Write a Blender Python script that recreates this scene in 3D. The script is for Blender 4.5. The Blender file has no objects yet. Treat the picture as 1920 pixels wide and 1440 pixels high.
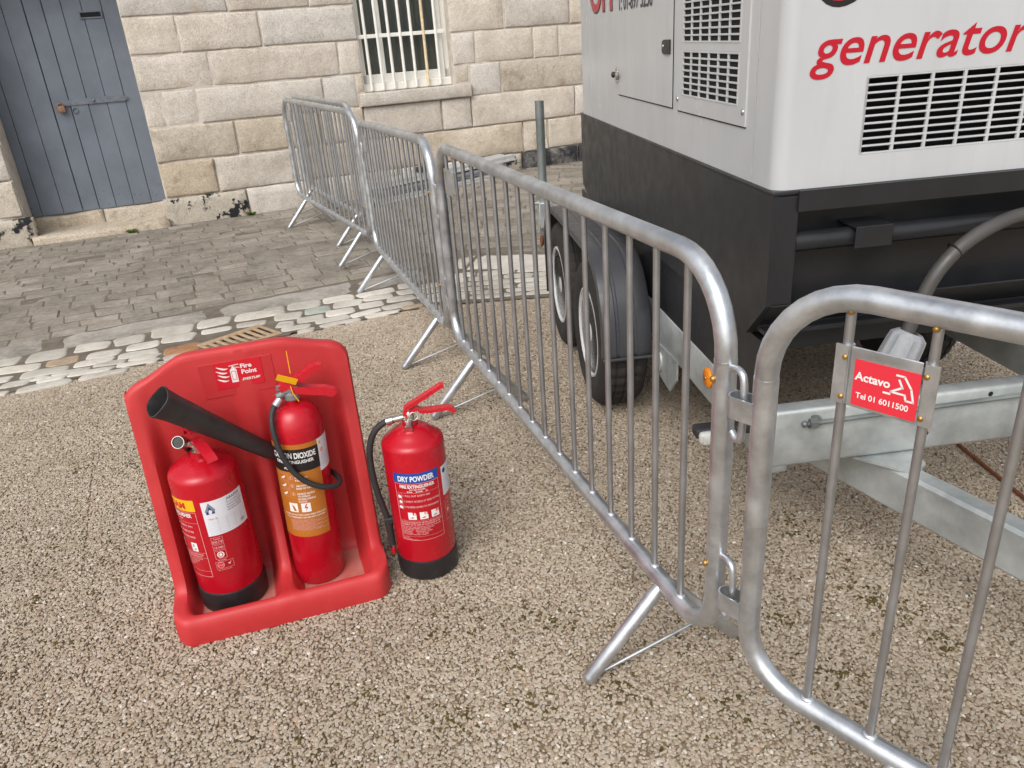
import bpy, bmesh, math, random
import numpy as np
from mathutils import Vector, Matrix, noise
R = math.radians
random.seed(7)
rng = np.random.default_rng(11)
scene = bpy.context.scene
COL = scene.collection

# ------------------------------------------------------------------ camera
CAM_H, CAM_F, CAM_P, CAM_R = 1.475, 1450.2, 0.4243, -0.07564
_f = Vector((0, math.cos(CAM_P), -math.sin(CAM_P)))
_u0 = Vector((0, math.sin(CAM_P), math.cos(CAM_P)))
_r = Vector((1, 0, 0)) * math.cos(CAM_R) + _u0 * math.sin(CAM_R)
_u = Vector((1, 0, 0)) * -math.sin(CAM_R) + _u0 * math.cos(CAM_R)
cam_data = bpy.data.cameras.new('camera')
cam_data.sensor_width = 36.0
cam_data.lens = CAM_F / 1920 * 36.0
cam_data.clip_start = 0.05
cam_data.clip_end = 1000
cam = bpy.data.objects.new('camera', cam_data)
M = Matrix((( _r.x, _u.x, -_f.x, 0), (_r.y, _u.y, -_f.y, 0), (_r.z, _u.z, -_f.z, CAM_H), (0, 0, 0, 1)))
cam.matrix_world = M
COL.objects.link(cam)
scene.camera = cam

# ------------------------------------------------------------------ light
SUN_EL, SUN_AZ = 46, 202      # azimuth: compass-like angle of where the light comes from (0 = +Y, 90 = +X)
world = bpy.data.worlds.new('World')
scene.world = world
world.use_nodes = True
wn = world.node_tree.nodes
wl = world.node_tree.links
sky = wn.new('ShaderNodeTexSky')
sky.sky_type = 'NISHITA'
sky.sun_disc = False
sky.sun_elevation = R(SUN_EL)
sky.sun_rotation = R(SUN_AZ)
sky.air_density = 1.0
sky.dust_density = 4.0
sky.ozone_density = 1.0
hs = wn.new('ShaderNodeHueSaturation')
hs.inputs['Saturation'].default_value = 0.28      # a grey overcast sky
wl.new(sky.outputs[0], hs.inputs['Color'])
wl.new(hs.outputs[0], wn['Background'].inputs['Color'])
wn['Background'].inputs['Strength'].default_value = 0.15
sun_d = bpy.data.lights.new('sun', 'SUN')
sun_d.energy = 0.95
sun_d.angle = R(45)
sun_d.color = (1.0, 0.975, 0.945)
sun = bpy.data.objects.new('sun', sun_d)
sd = Vector((math.sin(R(SUN_AZ)) * math.cos(R(SUN_EL)), math.cos(R(SUN_AZ)) * math.cos(R(SUN_EL)), math.sin(R(SUN_EL))))
sun.rotation_euler = sd.to_track_quat('Z', 'Y').to_euler()
COL.objects.link(sun)
scene.view_settings.view_transform = 'Standard'
scene.view_settings.look = 'None'
scene.view_settings.gamma = 1
scene.view_settings.exposure = 0.27
scene.view_settings.use_curve_mapping = False

# ------------------------------------------------------------------ ground shape and pixel -> ground helper
TH = R(23.0)
CT, ST = math.cos(TH), math.sin(TH)
def sstep(a, b, x):
    t = min(1.0, max(0.0, (x - a) / (b - a)))
    return t * t * (3 - 2 * t)
def gz(x, y):
    v1 = -x * ST + y * CT
    v2 = y - 0.15
    w = sstep(-0.75, -0.2, x)
    v = v1 * (1 - w) + v2 * w
    d = -0.065 * (sstep(3.9, 5.0, v) - sstep(5.2, 6.2, v))
    rise = 0.08 * sstep(-1.6, 0.4, x) * sstep(6.4, 8.4, y)
    return d + rise
def ray(px, py):
    return (_r * (px - 960) - _u * (py - 720) + _f * CAM_F).normalized()
def G(px, py):
    d = ray(px, py); z = 0.0; P = None
    for _ in range(8):
        t = (z - CAM_H) / d.z
        P = Vector((0, 0, CAM_H)) + d * t
        z = gz(P.x, P.y)
    return Vector((P.x, P.y, z))
def PX(p):
    q = Vector(p) - Vector((0, 0, CAM_H)); zz = q.dot(_f)
    if zz < 0.05: return (-9999, -9999)
    return (960 + CAM_F * q.dot(_r) / zz, 720 - CAM_F * q.dot(_u) / zz)

# ------------------------------------------------------------------ mesh helpers
OFF = {}
def tag(o, label=None, cat=None, group=None, kind=None):
    if label: o['label'] = label
    if cat: o['category'] = cat
    if group: o['group'] = group
    if kind: o['kind'] = kind
    return o
def thing(name, label, cat, loc=(0, 0, 0), rot=(0, 0, 0), group=None, off=(0, 0, 0)):
    o = bpy.data.objects.new(name, None)
    o.empty_display_size = 0.1
    COL.objects.link(o)
    o.location = loc
    o.rotation_euler = rot
    tag(o, label, cat, group, 'thing')
    OFF[o.name] = Vector(off)
    return o
def link(name, me, parent=None):
    o = bpy.data.objects.new(name, me)
    COL.objects.link(o)
    if parent is not None:
        o.parent = parent
        OFF[o.name] = OFF.get(parent.name, Vector((0, 0, 0)))
    return o
class MB:
    def __init__(s): s.v = []; s.f = []; s.sm = []
    def add(s, vs, fs, smooth=False):
        b = len(s.v)
        s.v += [tuple(p) for p in vs]
        s.f += [tuple(i + b for i in f) for f in fs]
        s.sm += [smooth] * len(fs)
        return s
    def box(s, c, size, rz=0, bev=0.0, seg=1, M=None):
        bm = bmesh.new()
        bmesh.ops.create_cube(bm, size=1)
        for v in bm.verts: v.co = Vector((v.co.x * size[0], v.co.y * size[1], v.co.z * size[2]))
        if bev > 0: bmesh.ops.bevel(bm, geom=list(bm.edges), offset=bev, segments=seg, affect='EDGES', profile=0.5)
        T = Matrix.Translation(Vector(c)) @ (M if M is not None else Matrix.Rotation(rz, 4, 'Z'))
        bm.verts.index_update()
        s.add([T @ v.co for v in bm.verts], [[v.index for v in f.verts] for f in bm.faces], bev > 0 and seg > 1)
        bm.free()
        return s
    def sweep(s, path, sect, hint=(0, 0, 1), closed=False, caps=True, smooth=True, scale=None):
        P = [Vector(p) for p in path]; n = len(P); k = len(sect)
        hint = Vector(hint); vs = []; N1 = None
        for i in range(n):
            if closed: t = P[(i + 1) % n] - P[i - 1]
            else: t = P[min(i + 1, n - 1)] - P[max(i - 1, 0)]
            t.normalize()
            h = hint if N1 is None else N1
            n1 = h - t * h.dot(t)
            if n1.length < 1e-4: n1 = t.orthogonal()
            n1.normalize(); N1 = n1
            n2 = t.cross(n1)
            sc = 1 if scale is None else scale[i]
            for a, b in sect: vs.append(P[i] + (n1 * a + n2 * b) * sc)
        fs = []
        for i in range(n if closed else n - 1):
            j = (i + 1) % n
            for q in range(k):
                r = (q + 1) % k
                fs.append((i * k + q, i * k + r, j * k + r, j * k + q))
        s.add(vs, fs, smooth)
        if caps and not closed:
            s.add(vs[:k], [tuple(range(k))[::-1]], False)
            s.add(vs[-k:], [tuple(range(k))], False)
        return s
    def tube(s, path, r, n=10, closed=False, caps=True, scale=None, hint=(0, 0, 1)):
        sect = [(r * math.cos(2 * math.pi * i / n), r * math.sin(2 * math.pi * i / n)) for i in range(n)]
        return s.sweep(path, sect, hint, closed, caps, True, scale)
    def lathe(s, prof, n=32, T=None, mod=None):
        T = T or Matrix.Identity(4); vs = []; fs = []; m = len(prof)
        for i in range(n):
            a = 2 * math.pi * i / n
            for q, (r, z) in enumerate(prof):
                if mod: r *= mod(i, q)
                vs.append(T @ Vector((r * math.cos(a), r * math.sin(a), z)))
        for i in range(n):
            j = (i + 1) % n
            for q in range(m - 1): fs.append((i * m + q, j * m + q, j * m + q + 1, i * m + q + 1))
        s.add(vs, fs, True)
        for q, rev in ((0, True), (m - 1, False)):
            if prof[q][0] > 1e-5:
                ring = [vs[i * m + q] for i in range(n)]
                s.add(ring, [tuple(range(n))[::-1] if rev else tuple(range(n))], False)
        return s
    def sphere(s, c, r, n=10, m=6, sc=(1, 1, 1)):
        prof = [(max(1e-6, r * math.sin(math.pi * i / m)), -r * math.cos(math.pi * i / m)) for i in range(m + 1)]
        T = Matrix.Translation(Vector(c)) @ Matrix.Diagonal((sc[0], sc[1], sc[2], 1))
        return s.lathe(prof, n, T)
    def prism(s, poly, f0, f1, smooth=False):
        n = len(poly); vs = [f0(p) for p in poly] + [f1(p) for p in poly]
        fs = [tuple(range(n))[::-1], tuple(range(n, 2 * n))]
        s.add(vs, fs, False)
        s.add(vs, [(i, (i + 1) % n, n + (i + 1) % n, n + i) for i in range(n)], smooth)
        return s
    def mesh(s, name, off=Vector((0, 0, 0)), mats=None):
        me = bpy.data.meshes.new(name)
        me.from_pydata([(p[0] - off.x, p[1] - off.y, p[2] - off.z) for p in s.v], [], s.f)
        me.polygons.foreach_set('use_smooth', s.sm)
        me.update()
        return me
    def build(s, name, mat, parent=None, label=None, recalc=True):
        off = OFF.get(parent.name, Vector((0, 0, 0))) if parent is not None else Vector((0, 0, 0))
        me = s.mesh(name, off)
        if recalc:
            bm = bmesh.new(); bm.from_mesh(me)
            bmesh.ops.remove_doubles(bm, verts=bm.verts, dist=1e-5)
            bmesh.ops.recalc_face_normals(bm, faces=bm.faces)
            bm.to_mesh(me); bm.free()
        if any(s.sm) and not all(s.sm) or name in ('corner_panel', 'body', 'base_boot', 'valve', 'wheel', 'tyre', 'mudguard', 'hose_outlet', 'discharge_horn'): me.set_sharp_from_angle(angle=R(38))
        me.materials.append(mat)
        o = link(name, me, parent)
        if label: o['label'] = label
        return o
def arc(c, r, a0, a1, n, ax=(1, 0, 0), ay=(0, 0, 1)):
    c, ax, ay = Vector(c), Vector(ax), Vector(ay)
    return [c + ax * (r * math.cos(a0 + (a1 - a0) * i / n)) + ay * (r * math.sin(a0 + (a1 - a0) * i / n)) for i in range(n + 1)]
def smooth_path(pts, per=6):
    P = [Vector(p) for p in pts]; out = []
    for i in range(len(P) - 1):
        p0, p1, p2, p3 = P[max(0, i - 1)], P[i], P[i + 1], P[min(len(P) - 1, i + 2)]
        for k in range(per):
            t = k / per
            out.append(0.5 * ((2 * p1) + (p2 - p0) * t + (2 * p0 - 5 * p1 + 4 * p2 - p3) * t * t + (3 * p1 - p0 - 3 * p2 + p3) * t ** 3))
    out.append(P[-1])
    return out
_txt = {}
def text2d(body, size, bold=0.0, shear=0.0, width=None):
    res = 8 if size > .03 else (4 if size > .012 else 2)
    key = (body, bold, shear, res)
    if key not in _txt:
        cu = bpy.data.curves.new('lettering', 'FONT')
        cu.body = body; cu.size = 1.0; cu.resolution_u = res; cu.offset = bold; cu.shear = shear
        ob = bpy.data.objects.new('lettering', cu)
        me = bpy.data.meshes.new_from_object(ob)
        vs = [(v.co.x, v.co.y) for v in me.vertices]; fs = [tuple(p.vertices) for p in me.polygons]
        x0 = min(v[0] for v in vs); x1 = max(v[0] for v in vs)
        bpy.data.objects.remove(ob); bpy.data.curves.remove(cu); bpy.data.meshes.remove(me)
        _txt[key] = (vs, fs, x0, x1)
    vs, fs, x0, x1 = _txt[key]
    sx = size if width is None else width / (x1 - x0)
    return [((x - x0) * sx, y * size) for x, y in vs], fs, (x1 - x0) * sx

# ------------------------------------------------------------------ materials
class NT:
    def __init__(s, name):
        s.m = bpy.data.materials.new(name); s.m.use_nodes = True
        s.t = s.m.node_tree; s.b = s.t.nodes['Principled BSDF']
        s.out = s.t.nodes['Material Output']
    def n(s, typ, **kw):
        nd = s.t.nodes.new('ShaderNode' + typ)
        for k, v in kw.items():
            if k in nd.inputs.keys(): nd.inputs[k].default_value = v
            else: setattr(nd, k, v)
        return nd
    def l(s, a, b): s.t.links.new(a, b)
    def coord(s, which='Object', scale=None):
        tc = s.n('TexCoord')
        if scale is None: return tc.outputs[which]
        mp = s.n('Mapping'); mp.inputs['Scale'].default_value = scale if hasattr(scale, '__len__') else (scale,) * 3
        s.l(tc.outputs[which], mp.inputs['Vector']); return mp.outputs[0]
    def noise(s, vec, scale, detail=4, rough=0.55, out='Fac'):
        nd = s.n('TexNoise'); nd.inputs['Scale'].default_value = scale; nd.inputs['Detail'].default_value = detail; nd.inputs['Roughness'].default_value = rough
        s.l(vec, nd.inputs['Vector']); return nd.outputs[out]
    def ramp(s, fac, stops):
        nd = s.n('ValToRGB'); e = nd.color_ramp.elements
        while len(e) < len(stops): e.new(0.5)
        for i, (p, c) in enumerate(stops):
            e[i].position = p
            e[i].color = (c[0], c[1], c[2], 1) if hasattr(c, '__len__') else (c, c, c, 1)
        s.l(fac, nd.inputs['Fac']); return nd.outputs['Color']
    def mix(s, fac, a, b, mode='MIX'):
        nd = s.n('Mix', data_type='RGBA', blend_type=mode)
        for sock, val in ((nd.inputs[0], fac), (nd.inputs[6], a), (nd.inputs[7], b)):
            if hasattr(val, 'is_linked'): s.l(val, sock)
            elif hasattr(val, '__len__'): sock.default_value = (val[0], val[1], val[2], 1)
            else: sock.default_value = val
        return nd.outputs[2]
    def math(s, op, a, b=0.0):
        nd = s.n('Math', operation=op)
        for sock, val in ((nd.inputs[0], a), (nd.inputs[1], b)):
            if hasattr(val, 'is_linked'): s.l(val, sock)
            else: sock.default_value = val
        return nd.outputs[0]
    def bump(s, h, strength=0.3, dist=0.01):
        nd = s.n('Bump'); nd.inputs['Strength'].default_value = strength; nd.inputs['Distance'].default_value = dist
        s.l(h, nd.inputs['Height']); s.l(nd.outputs[0], s.b.inputs['Normal'])
    def set(s, **kw):
        for k, v in kw.items():
            sock = s.b.inputs[k.replace('_', ' ')]
            if hasattr(v, 'is_linked'): s.l(v, sock)
            elif hasattr(v, '__len__'): sock.default_value = (v[0], v[1], v[2], 1)
            else: sock.default_value = v
        return s
def lin(r, g, b):
    return tuple(((c / 255) / 12.92 if c <= 10 else (((c / 255) + 0.055) / 1.055) ** 2.4) for c in (r, g, b))

def m_plain(name, col, rough=0.5, metal=0.0, var=0.15, vscale=8, bump=0.0, bscale=200, coat=0.0, spec=None):
    t = NT(name); v = t.coord()
    nz = t.noise(v, vscale, 5, 0.6)
    c = t.ramp(nz, [(0.3, tuple(x * (1 - var) for x in col)), (0.7, tuple(min(1, x * (1 + var)) for x in col))])
    t.set(Base_Color=c, Metallic=metal)
    rr = t.ramp(t.noise(v, vscale * 3, 4), [(0.3, max(0, rough - 0.08)), (0.7, min(1, rough + 0.08))])
    t.set(Roughness=rr)
    if coat: t.set(Coat_Weight=coat, Coat_Roughness=0.08)
    if spec is not None: t.b.inputs['Specular IOR Level'].default_value = spec
    if bump: t.bump(t.noise(v, bscale, 4), bump, 0.003)
    return t.m
def m_galv(name, lo, hi, rough, scale=30, metal=0.9, blotch=6):
    t = NT(name); v = t.coord()
    spang = t.n('TexVoronoi'); spang.inputs['Scale'].default_value = scale; t.l(v, spang.inputs['Vector'])
    a = t.noise(v, blotch, 6, 0.65)
    f = t.mix(0.07, a, spang.outputs['Color'])
    fb = t.n('RGBToBW'); t.l(f, fb.inputs[0])
    c = t.ramp(fb.outputs[0], [(0.34, lo), (0.66, hi)])
    sc = t.noise(t.coord('Object', (3, 3, 40)), 18, 3, 0.7)
    c = t.mix(t.ramp(sc, [(0.66, 0.0), (0.76, 0.35)]), c, tuple(x * 0.6 for x in lo))
    t.set(Base_Color=c, Metallic=metal, Roughness=t.ramp(a, [(0.3, rough - 0.1), (0.7, rough + 0.12)]))
    t.bump(t.noise(v, 160, 3), 0.05, 0.002)
    return t.m
def m_granite(name, lo, mid, hi, stain=None, srange=(0.5, 0.62), rough_b=0.5, spk=0.5):
    t = NT(name); v = t.coord()
    oi = t.n('ObjectInfo')
    big = t.noise(v, 2.3, 5, 0.6)
    med = t.noise(v, 22, 6, 0.7)
    f = t.mix(0.45, big, med)
    fb = t.n('RGBToBW'); t.l(f, fb.inputs[0])
    c = t.ramp(fb.outputs[0], [(0.34, lo), (0.5, mid), (0.66, hi)])
    # a slightly different stone each time
    hv = t.n('HueSaturation')
    t.l(c, hv.inputs['Color'])
    t.l(t.math('ADD', t.math('MULTIPLY', oi.outputs['Random'], 0.14), 0.94), hv.inputs['Value'])
    t.l(t.math('ADD', t.math('MULTIPLY', t.math('FRACT', t.math('MULTIPLY', oi.outputs['Random'], 7.31)), 0.35), 0.75), hv.inputs['Saturation'])
    c = hv.outputs[0]
    vs = t.n('TexVoronoi'); vs.inputs['Scale'].default_value = 190; t.l(v, vs.inputs['Vector'])
    vb = t.n('RGBToBW'); t.l(vs.outputs['Color'], vb.inputs[0])
    c = t.mix(spk, c, t.ramp(vb.outputs[0], [(0.15, (0.25, 0.23, 0.21)), (0.4, (0.9, 0.88, 0.85)), (0.8, (1, 1, 1))]), 'MULTIPLY')
    # rusty and dirty patches
    ru = t.noise(t.coord('Object', (1.3, 1.3, 2.2)), 3.1, 4, 0.55)
    c = t.mix(t.ramp(ru, [(0.60, 0.0), (0.78, 0.3)]), c, lin(190, 156, 112))
    if stain is not None:
        sn = t.noise(t.coord('Object'), 5.0, 6, 0.68)
        c = t.mix(t.ramp(sn, [(srange[0], 0.0), (srange[1], 1.0)]), c, stain)
    t.set(Base_Color=c, Roughness=0.88)
    t.b.inputs['Specular IOR Level'].default_value = 0.25
    h = t.mix(0.5, t.noise(v, 70, 5, 0.7), t.noise(v, 18, 4, 0.6))
    t.bump(h, min(1.0, rough_b * 1.5), 0.014)
    return t.m
def m_print(name, col, rough=0.45):
    t = NT(name); t.set(Base_Color=col, Roughness=rough)
    return t.m

MAT = {}
MAT['galv'] = m_galv('galvanised_tube', (0.46, 0.485, 0.515), (0.70, 0.725, 0.755), 0.37, 60, 0.88, 13)
MAT['bar'] = m_galv('galvanised_bar', (0.36, 0.365, 0.375), (0.48, 0.485, 0.495), 0.46, 80)
MAT['trailer'] = m_galv('hot_dip_zinc', (0.36, 0.385, 0.385), (0.55, 0.58, 0.57), 0.52, 26, 0.55, 9)
MAT['stone'] = m_granite('granite_block', lin(184, 172, 156), lin(208, 197, 183), lin(222, 214, 202), spk=0.45)
MAT['stone_rough'] = m_granite('granite_rockface', lin(176, 163, 145), lin(201, 189, 171), lin(218, 208, 193), rough_b=1.0, spk=0.45)
MAT['stone_grey'] = m_granite('granite_grey', lin(184, 175, 163), lin(205, 197, 186), lin(221, 214, 205), spk=0.5)
MAT['stone_black'] = m_granite('granite_blackened', lin(164, 154, 138), lin(190, 180, 164), lin(206, 198, 184), stain=lin(40, 40, 42), srange=(0.535, 0.575))
MAT['stone_sooty'] = m_granite('granite_tarred', lin(70, 68, 66), lin(92, 90, 88), lin(150, 146, 140), stain=lin(44, 45, 48), srange=(0.4, 0.56))
MAT['stone_brown'] = m_granite('granite_stained', lin(172, 158, 140), lin(197, 184, 165), lin(215, 203, 187), stain=lin(140, 116, 88), srange=(0.54, 0.74))
MAT['stone_step'] = m_granite('granite_step', lin(158, 146, 128), lin(190, 178, 160), lin(208, 197, 181), stain=lin(130, 119, 100), srange=(0.56, 0.72), spk=0.6)
MAT['mortar'] = m_plain('lime_mortar', lin(196, 188, 177), 0.9, 0, 0.2, 12, 0.6, 90)
def m_sett(name, lo, mid, hi, bs=0.5):
    t = NT(name); v = t.coord('Object'); oi = t.n('ObjectInfo'); at = t.n('Attribute', attribute_name='tint')
    rnd = t.math('FRACT', t.math('ADD', oi.outputs['Random'], at.outputs['Fac']))
    geo = t.n('NewGeometry')
    p = geo.outputs['Position']
    f = t.mix(0.5, t.noise(p, 30, 6, 0.7), t.noise(p, 5, 3, 0.6))
    fb = t.n('RGBToBW'); t.l(f, fb.inputs[0])
    c = t.ramp(fb.outputs[0], [(0.3, lo), (0.5, mid), (0.72, hi)])
    hv = t.n('HueSaturation'); t.l(c, hv.inputs['Color'])
    t.l(t.math('ADD', t.math('MULTIPLY', rnd, 0.3), 0.84), hv.inputs['Value'])
    c = t.mix(1.0, hv.outputs[0], t.ramp(t.noise(p, 1.7, 5, 0.65), [(0.32, (0.78, 0.77, 0.75)), (0.6, (1, 1, 1))]), 'MULTIPLY')
    c = t.mix(t.ramp(t.noise(p, 46, 5, 0.75), [(0.60, 0.0), (0.72, 0.5)]), c, tuple(x * 0.55 for x in lo))
    c = t.mix(t.ramp(t.noise(p, 260, 2, 0.5), [(0.62, 0.0), (0.75, 0.4)]), c, lin(222, 216, 206))
    t.set(Base_Color=c, Roughness=0.85)
    t.b.inputs['Specular IOR Level'].default_value = 0.3
    t.bump(t.mix(0.5, t.noise(p, 120, 4, 0.7), t.noise(p, 28, 4)), bs, 0.008)
    return t.m
MAT['sett'] = m_sett('basalt_sett', lin(104, 98, 90), lin(141, 134, 123), lin(166, 158, 147))
MAT['cobble'] = m_sett('white_cobble', lin(172, 165, 153), lin(203, 197, 186), lin(220, 215, 206), 0.5)
MAT['cobble_green'] = m_sett('green_cobble', lin(140, 146, 138), lin(165, 170, 162), lin(186, 190, 182), 0.3)
MAT['cobble_brown'] = m_sett('brown_cobble', lin(140, 120, 98), lin(176, 156, 132), lin(196, 180, 158), 0.5)
MAT['brick'] = m_sett('red_brick', lin(120, 82, 56), lin(166, 122, 88), lin(190, 152, 116), 0.8)
MAT['slab'] = m_sett('granite_slab', lin(126, 121, 114), lin(172, 166, 157), lin(200, 194, 185), 0.8)
MAT['slab_pale'] = m_sett('pale_slab', lin(168, 162, 152), lin(194, 188, 178), lin(208, 204, 196), 0.3)
MAT['bed'] = m_plain('joint_dirt', lin(108, 99, 87), 0.95, 0, 0.3, 14, 0.7, 120)
def m_pebble():
    t = NT('pebbles'); at = t.n('Attribute', attribute_name='tint')
    geo = t.n('NewGeometry'); p = geo.outputs['Position']
    c = t.ramp(at.outputs['Fac'], [(0.0, lin(112, 98, 82)), (0.06, lin(158, 141, 120)), (0.35, lin(179, 164, 144)), (0.7, lin(191, 178, 159)), (0.88, lin(186, 177, 164)), (0.95, lin(184, 160, 139)), (1.0, lin(226, 221, 211))])
    big = t.noise(p, 1.3, 4, 0.6)
    c = t.mix(1.0, c, t.ramp(big, [(0.3, (0.80, 0.79, 0.78)), (0.7, (1.0, 1.0, 1.0))]), 'MULTIPLY')
    mid_ = t.noise(p, 7, 4, 0.6)
    c = t.mix(t.ramp(mid_, [(0.60, 0.0), (0.78, 0.4)]), c, lin(128, 114, 94))
    t.set(Base_Color=c, Roughness=0.8)
    t.b.inputs['Specular IOR Level'].default_value = 0.3
    t.bump(t.noise(p, 500, 3), 0.25, 0.002)
    return t.m
MAT['pebble'] = m_pebble()
def m_soil():
    t = NT('gravel_ground'); geo = t.n('NewGeometry'); p = geo.outputs['Position']
    vo = t.n('TexVoronoi'); vo.inputs['Scale'].default_value = 95; t.l(p, vo.inputs['Vector'])
    vb = t.n('RGBToBW'); t.l(vo.outputs['Color'], vb.inputs[0])
    c = t.ramp(vb.outputs[0], [(0.1, lin(110, 95, 74)), (0.5, lin(152, 135, 110)), (0.9, lin(178, 160, 136))])
    t.set(Base_Color=c, Roughness=0.95)
    t.bump(vo.outputs['Distance'], 0.6, 0.006)
    return t.m
MAT['soil'] = m_soil()
MAT['moss'] = m_plain('moss', lin(86, 74, 34), 0.95, 0, 0.45, 60, 0.8, 400)
MAT['weed'] = m_plain('weed_leaf', lin(84, 104, 44), 0.7, 0, 0.3, 40)
def m_door():
    t = NT('blue_grey_paint'); v = t.coord('Object')
    a = t.noise(v, 4, 5, 0.6)
    c = t.ramp(a, [(0.3, lin(100, 108, 119)), (0.7, lin(114, 122, 133))])
    sp = t.noise(t.coord('Object', (14, 14, 14)), 3.2, 5, 0.7)
    sx = t.n('SeparateXYZ'); t.l(v, sx.inputs[0])
    low = t.ramp(sx.outputs['Z'], [(0.30, 1.0), (0.55, 0.0)])
    c = t.mix(t.math('MULTIPLY', t.ramp(sp, [(0.6, 0.0), (0.68, 0.8)]), low), c, lin(52, 54, 58))
    t.set(Base_Color=c, Roughness=0.5)
    t.bump(t.noise(t.coord('Object', (60, 60, 3)), 4, 4), 0.15, 0.004)
    return t.m
MAT['door'] = m_door()
MAT['iron'] = m_plain('painted_iron', lin(104, 110, 120), 0.5, 0.0, 0.2, 30, 0.2, 120)
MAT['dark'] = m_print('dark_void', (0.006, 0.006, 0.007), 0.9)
MAT['white_paint'] = m_plain('cream_white_paint', lin(232, 230, 222), 0.5, 0, 0.06, 9, 0.12, 60)
MAT['rusty_paint'] = m_plain('rust_stained_paint', lin(220, 200, 164), 0.6, 0, 0.2, 20, 0.2, 80)
MAT['curtain'] = m_plain('dark_curtain', lin(196, 193, 184), 0.9, 0, 0.1, 3)
def m_glass():
    t = NT('window_glass')
    tr = t.n('BsdfTransparent'); tr.inputs[0].default_value = (0.75, 0.78, 0.78, 1)
    gl = t.n('BsdfGlossy'); gl.inputs['Roughness'].default_value = 0.03
    fr = t.n('Fresnel'); fr.inputs[0].default_value = 1.5
    mx = t.n('MixShader'); t.l(fr.outputs[0], mx.inputs[0]); t.l(tr.outputs[0], mx.inputs[1]); t.l(gl.outputs[0], mx.inputs[2])
    t.l(mx.outputs[0], t.out.inputs['Surface'])
    return t.m
MAT['glass'] = m_glass()
def m_red_stand():
    t = NT('red_moulded_plastic'); v = t.coord()
    a = t.noise(v, 7, 5, 0.6)
    c = t.ramp(a, [(0.3, lin(184, 44, 47)), (0.7, lin(196, 53, 55))])
    # pale dust lying in the tray and scuffs
    sx = t.n('SeparateXYZ'); t.l(v, sx.inputs[0])
    geo = t.n('NewGeometry'); sn = t.n('SeparateXYZ'); t.l(geo.outputs['Normal'], sn.inputs[0])
    low = t.ramp(sx.outputs['Z'], [(0.042, 1.0), (0.056, 0.0)])
    flat = t.ramp(sn.outputs['Z'], [(0.8, 0.0), (0.97, 1.0)])
    d = t.math('MULTIPLY', t.math('MULTIPLY', low, flat), t.ramp(t.noise(v, 16, 5, 0.65), [(0.25, 0.35), (0.6, 0.85)]))
    c = t.mix(d, c, lin(190, 136, 122))
    sc = t.noise(t.coord('Object', (30, 30, 9)), 2.4, 6, 0.75)
    c = t.mix(t.ramp(sc, [(0.64, 0.0), (0.74, 0.45)]), c, lin(214, 112, 106))
    t.set(Base_Color=c, Roughness=t.ramp(a, [(0.3, 0.42), (0.7, 0.56)]))
    t.bump(t.noise(v, 260, 3), 0.12, 0.001)
    return t.m
MAT['stand'] = m_red_stand()
MAT['stand_inset'] = m_plain('red_plastic_inset', lin(188, 47, 50), 0.45, 0, 0.05, 8)
def m_red_paint():
    t = NT('red_gloss_paint'); v = t.coord()
    a = t.noise(v, 9, 4, 0.6)
    c = t.ramp(a, [(0.3, lin(176, 14, 32)), (0.7, lin(188, 20, 38))])
    sc = t.noise(t.coord('Object', (10, 10, 26)), 3.0, 6, 0.75)
    c = t.mix(t.ramp(sc, [(0.67, 0.0), (0.76, 0.4)]), c, lin(214, 104, 106))
    t.set(Base_Color=c, Roughness=t.ramp(a, [(0.3, 0.2), (0.7, 0.32)]))
    return t.m
MAT['red'] = m_red_paint()
MAT['lever'] = m_plain('red_lever_paint', lin(196, 28, 44), 0.28, 0, 0.06, 20)
MAT['rubber'] = m_plain('black_rubber', lin(44, 43, 44), 0.6, 0, 0.25, 14, 0.15, 140)
MAT['boot'] = m_plain('black_plastic_boot', lin(36, 34, 35), 0.42, 0, 0.25, 20)
MAT['horn'] = m_plain('black_horn', lin(50, 48, 48), 0.5, 0, 0.3, 22, 0.2, 160)
MAT['chrome'] = m_plain('nickel_brass', (0.62, 0.60, 0.56), 0.28, 1.0, 0.15, 40)
MAT['steel'] = m_plain('dull_nickel', (0.36, 0.35, 0.33), 0.34, 1.0, 0.25, 60)
MAT['brass'] = m_plain('brass_bolt', lin(190, 150, 80), 0.4, 0.9, 0.2, 60)
MAT['yellow'] = m_print('yellow_tag', lin(240, 180, 12), 0.4)
MAT['p_white'] = m_print('white_print', lin(232, 228, 226), 0.4)
MAT['p_pink'] = m_print('pale_print', lin(226, 168, 168), 0.4)
MAT['p_blue'] = m_print('blue_print', lin(24, 74, 160), 0.35)
MAT['p_yellow'] = m_print('yellow_print', lin(232, 180, 24), 0.35)
MAT['p_navy'] = m_print('navy_print', lin(44, 52, 110), 0.4)
MAT['p_grey'] = m_print('grey_print', lin(128, 134, 150), 0.5)
MAT['p_red'] = m_print('red_print', lin(205, 24, 44), 0.35)
MAT['p_signred'] = m_print('sign_red_print', lin(220, 48, 64), 0.4)
MAT['p_black'] = m_print('black_print', lin(28, 27, 28), 0.4)
def m_worn(name, col, thr):
    t = NT(name); v = t.coord()
    a = t.noise(t.coord('Object', (50, 50, 40)), 1.6, 6, 0.72)
    c = t.mix(t.ramp(a, [(thr, 0.0), (thr + 0.02, 1.0)]), col, lin(196, 22, 40))
    c = t.mix(t.ramp(t.noise(v, 160, 4, 0.7), [(0.68, 0.0), (0.7, 0.8)]), c, lin(226, 204, 184))
    t.set(Base_Color=c, Roughness=0.42)
    return t.m
MAT['p_brown'] = m_worn('worn_tan_label', lin(180, 108, 36), 0.69)
MAT['p_wornblack'] = m_worn('worn_black_label', lin(30, 28, 29), 0.64)
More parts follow.
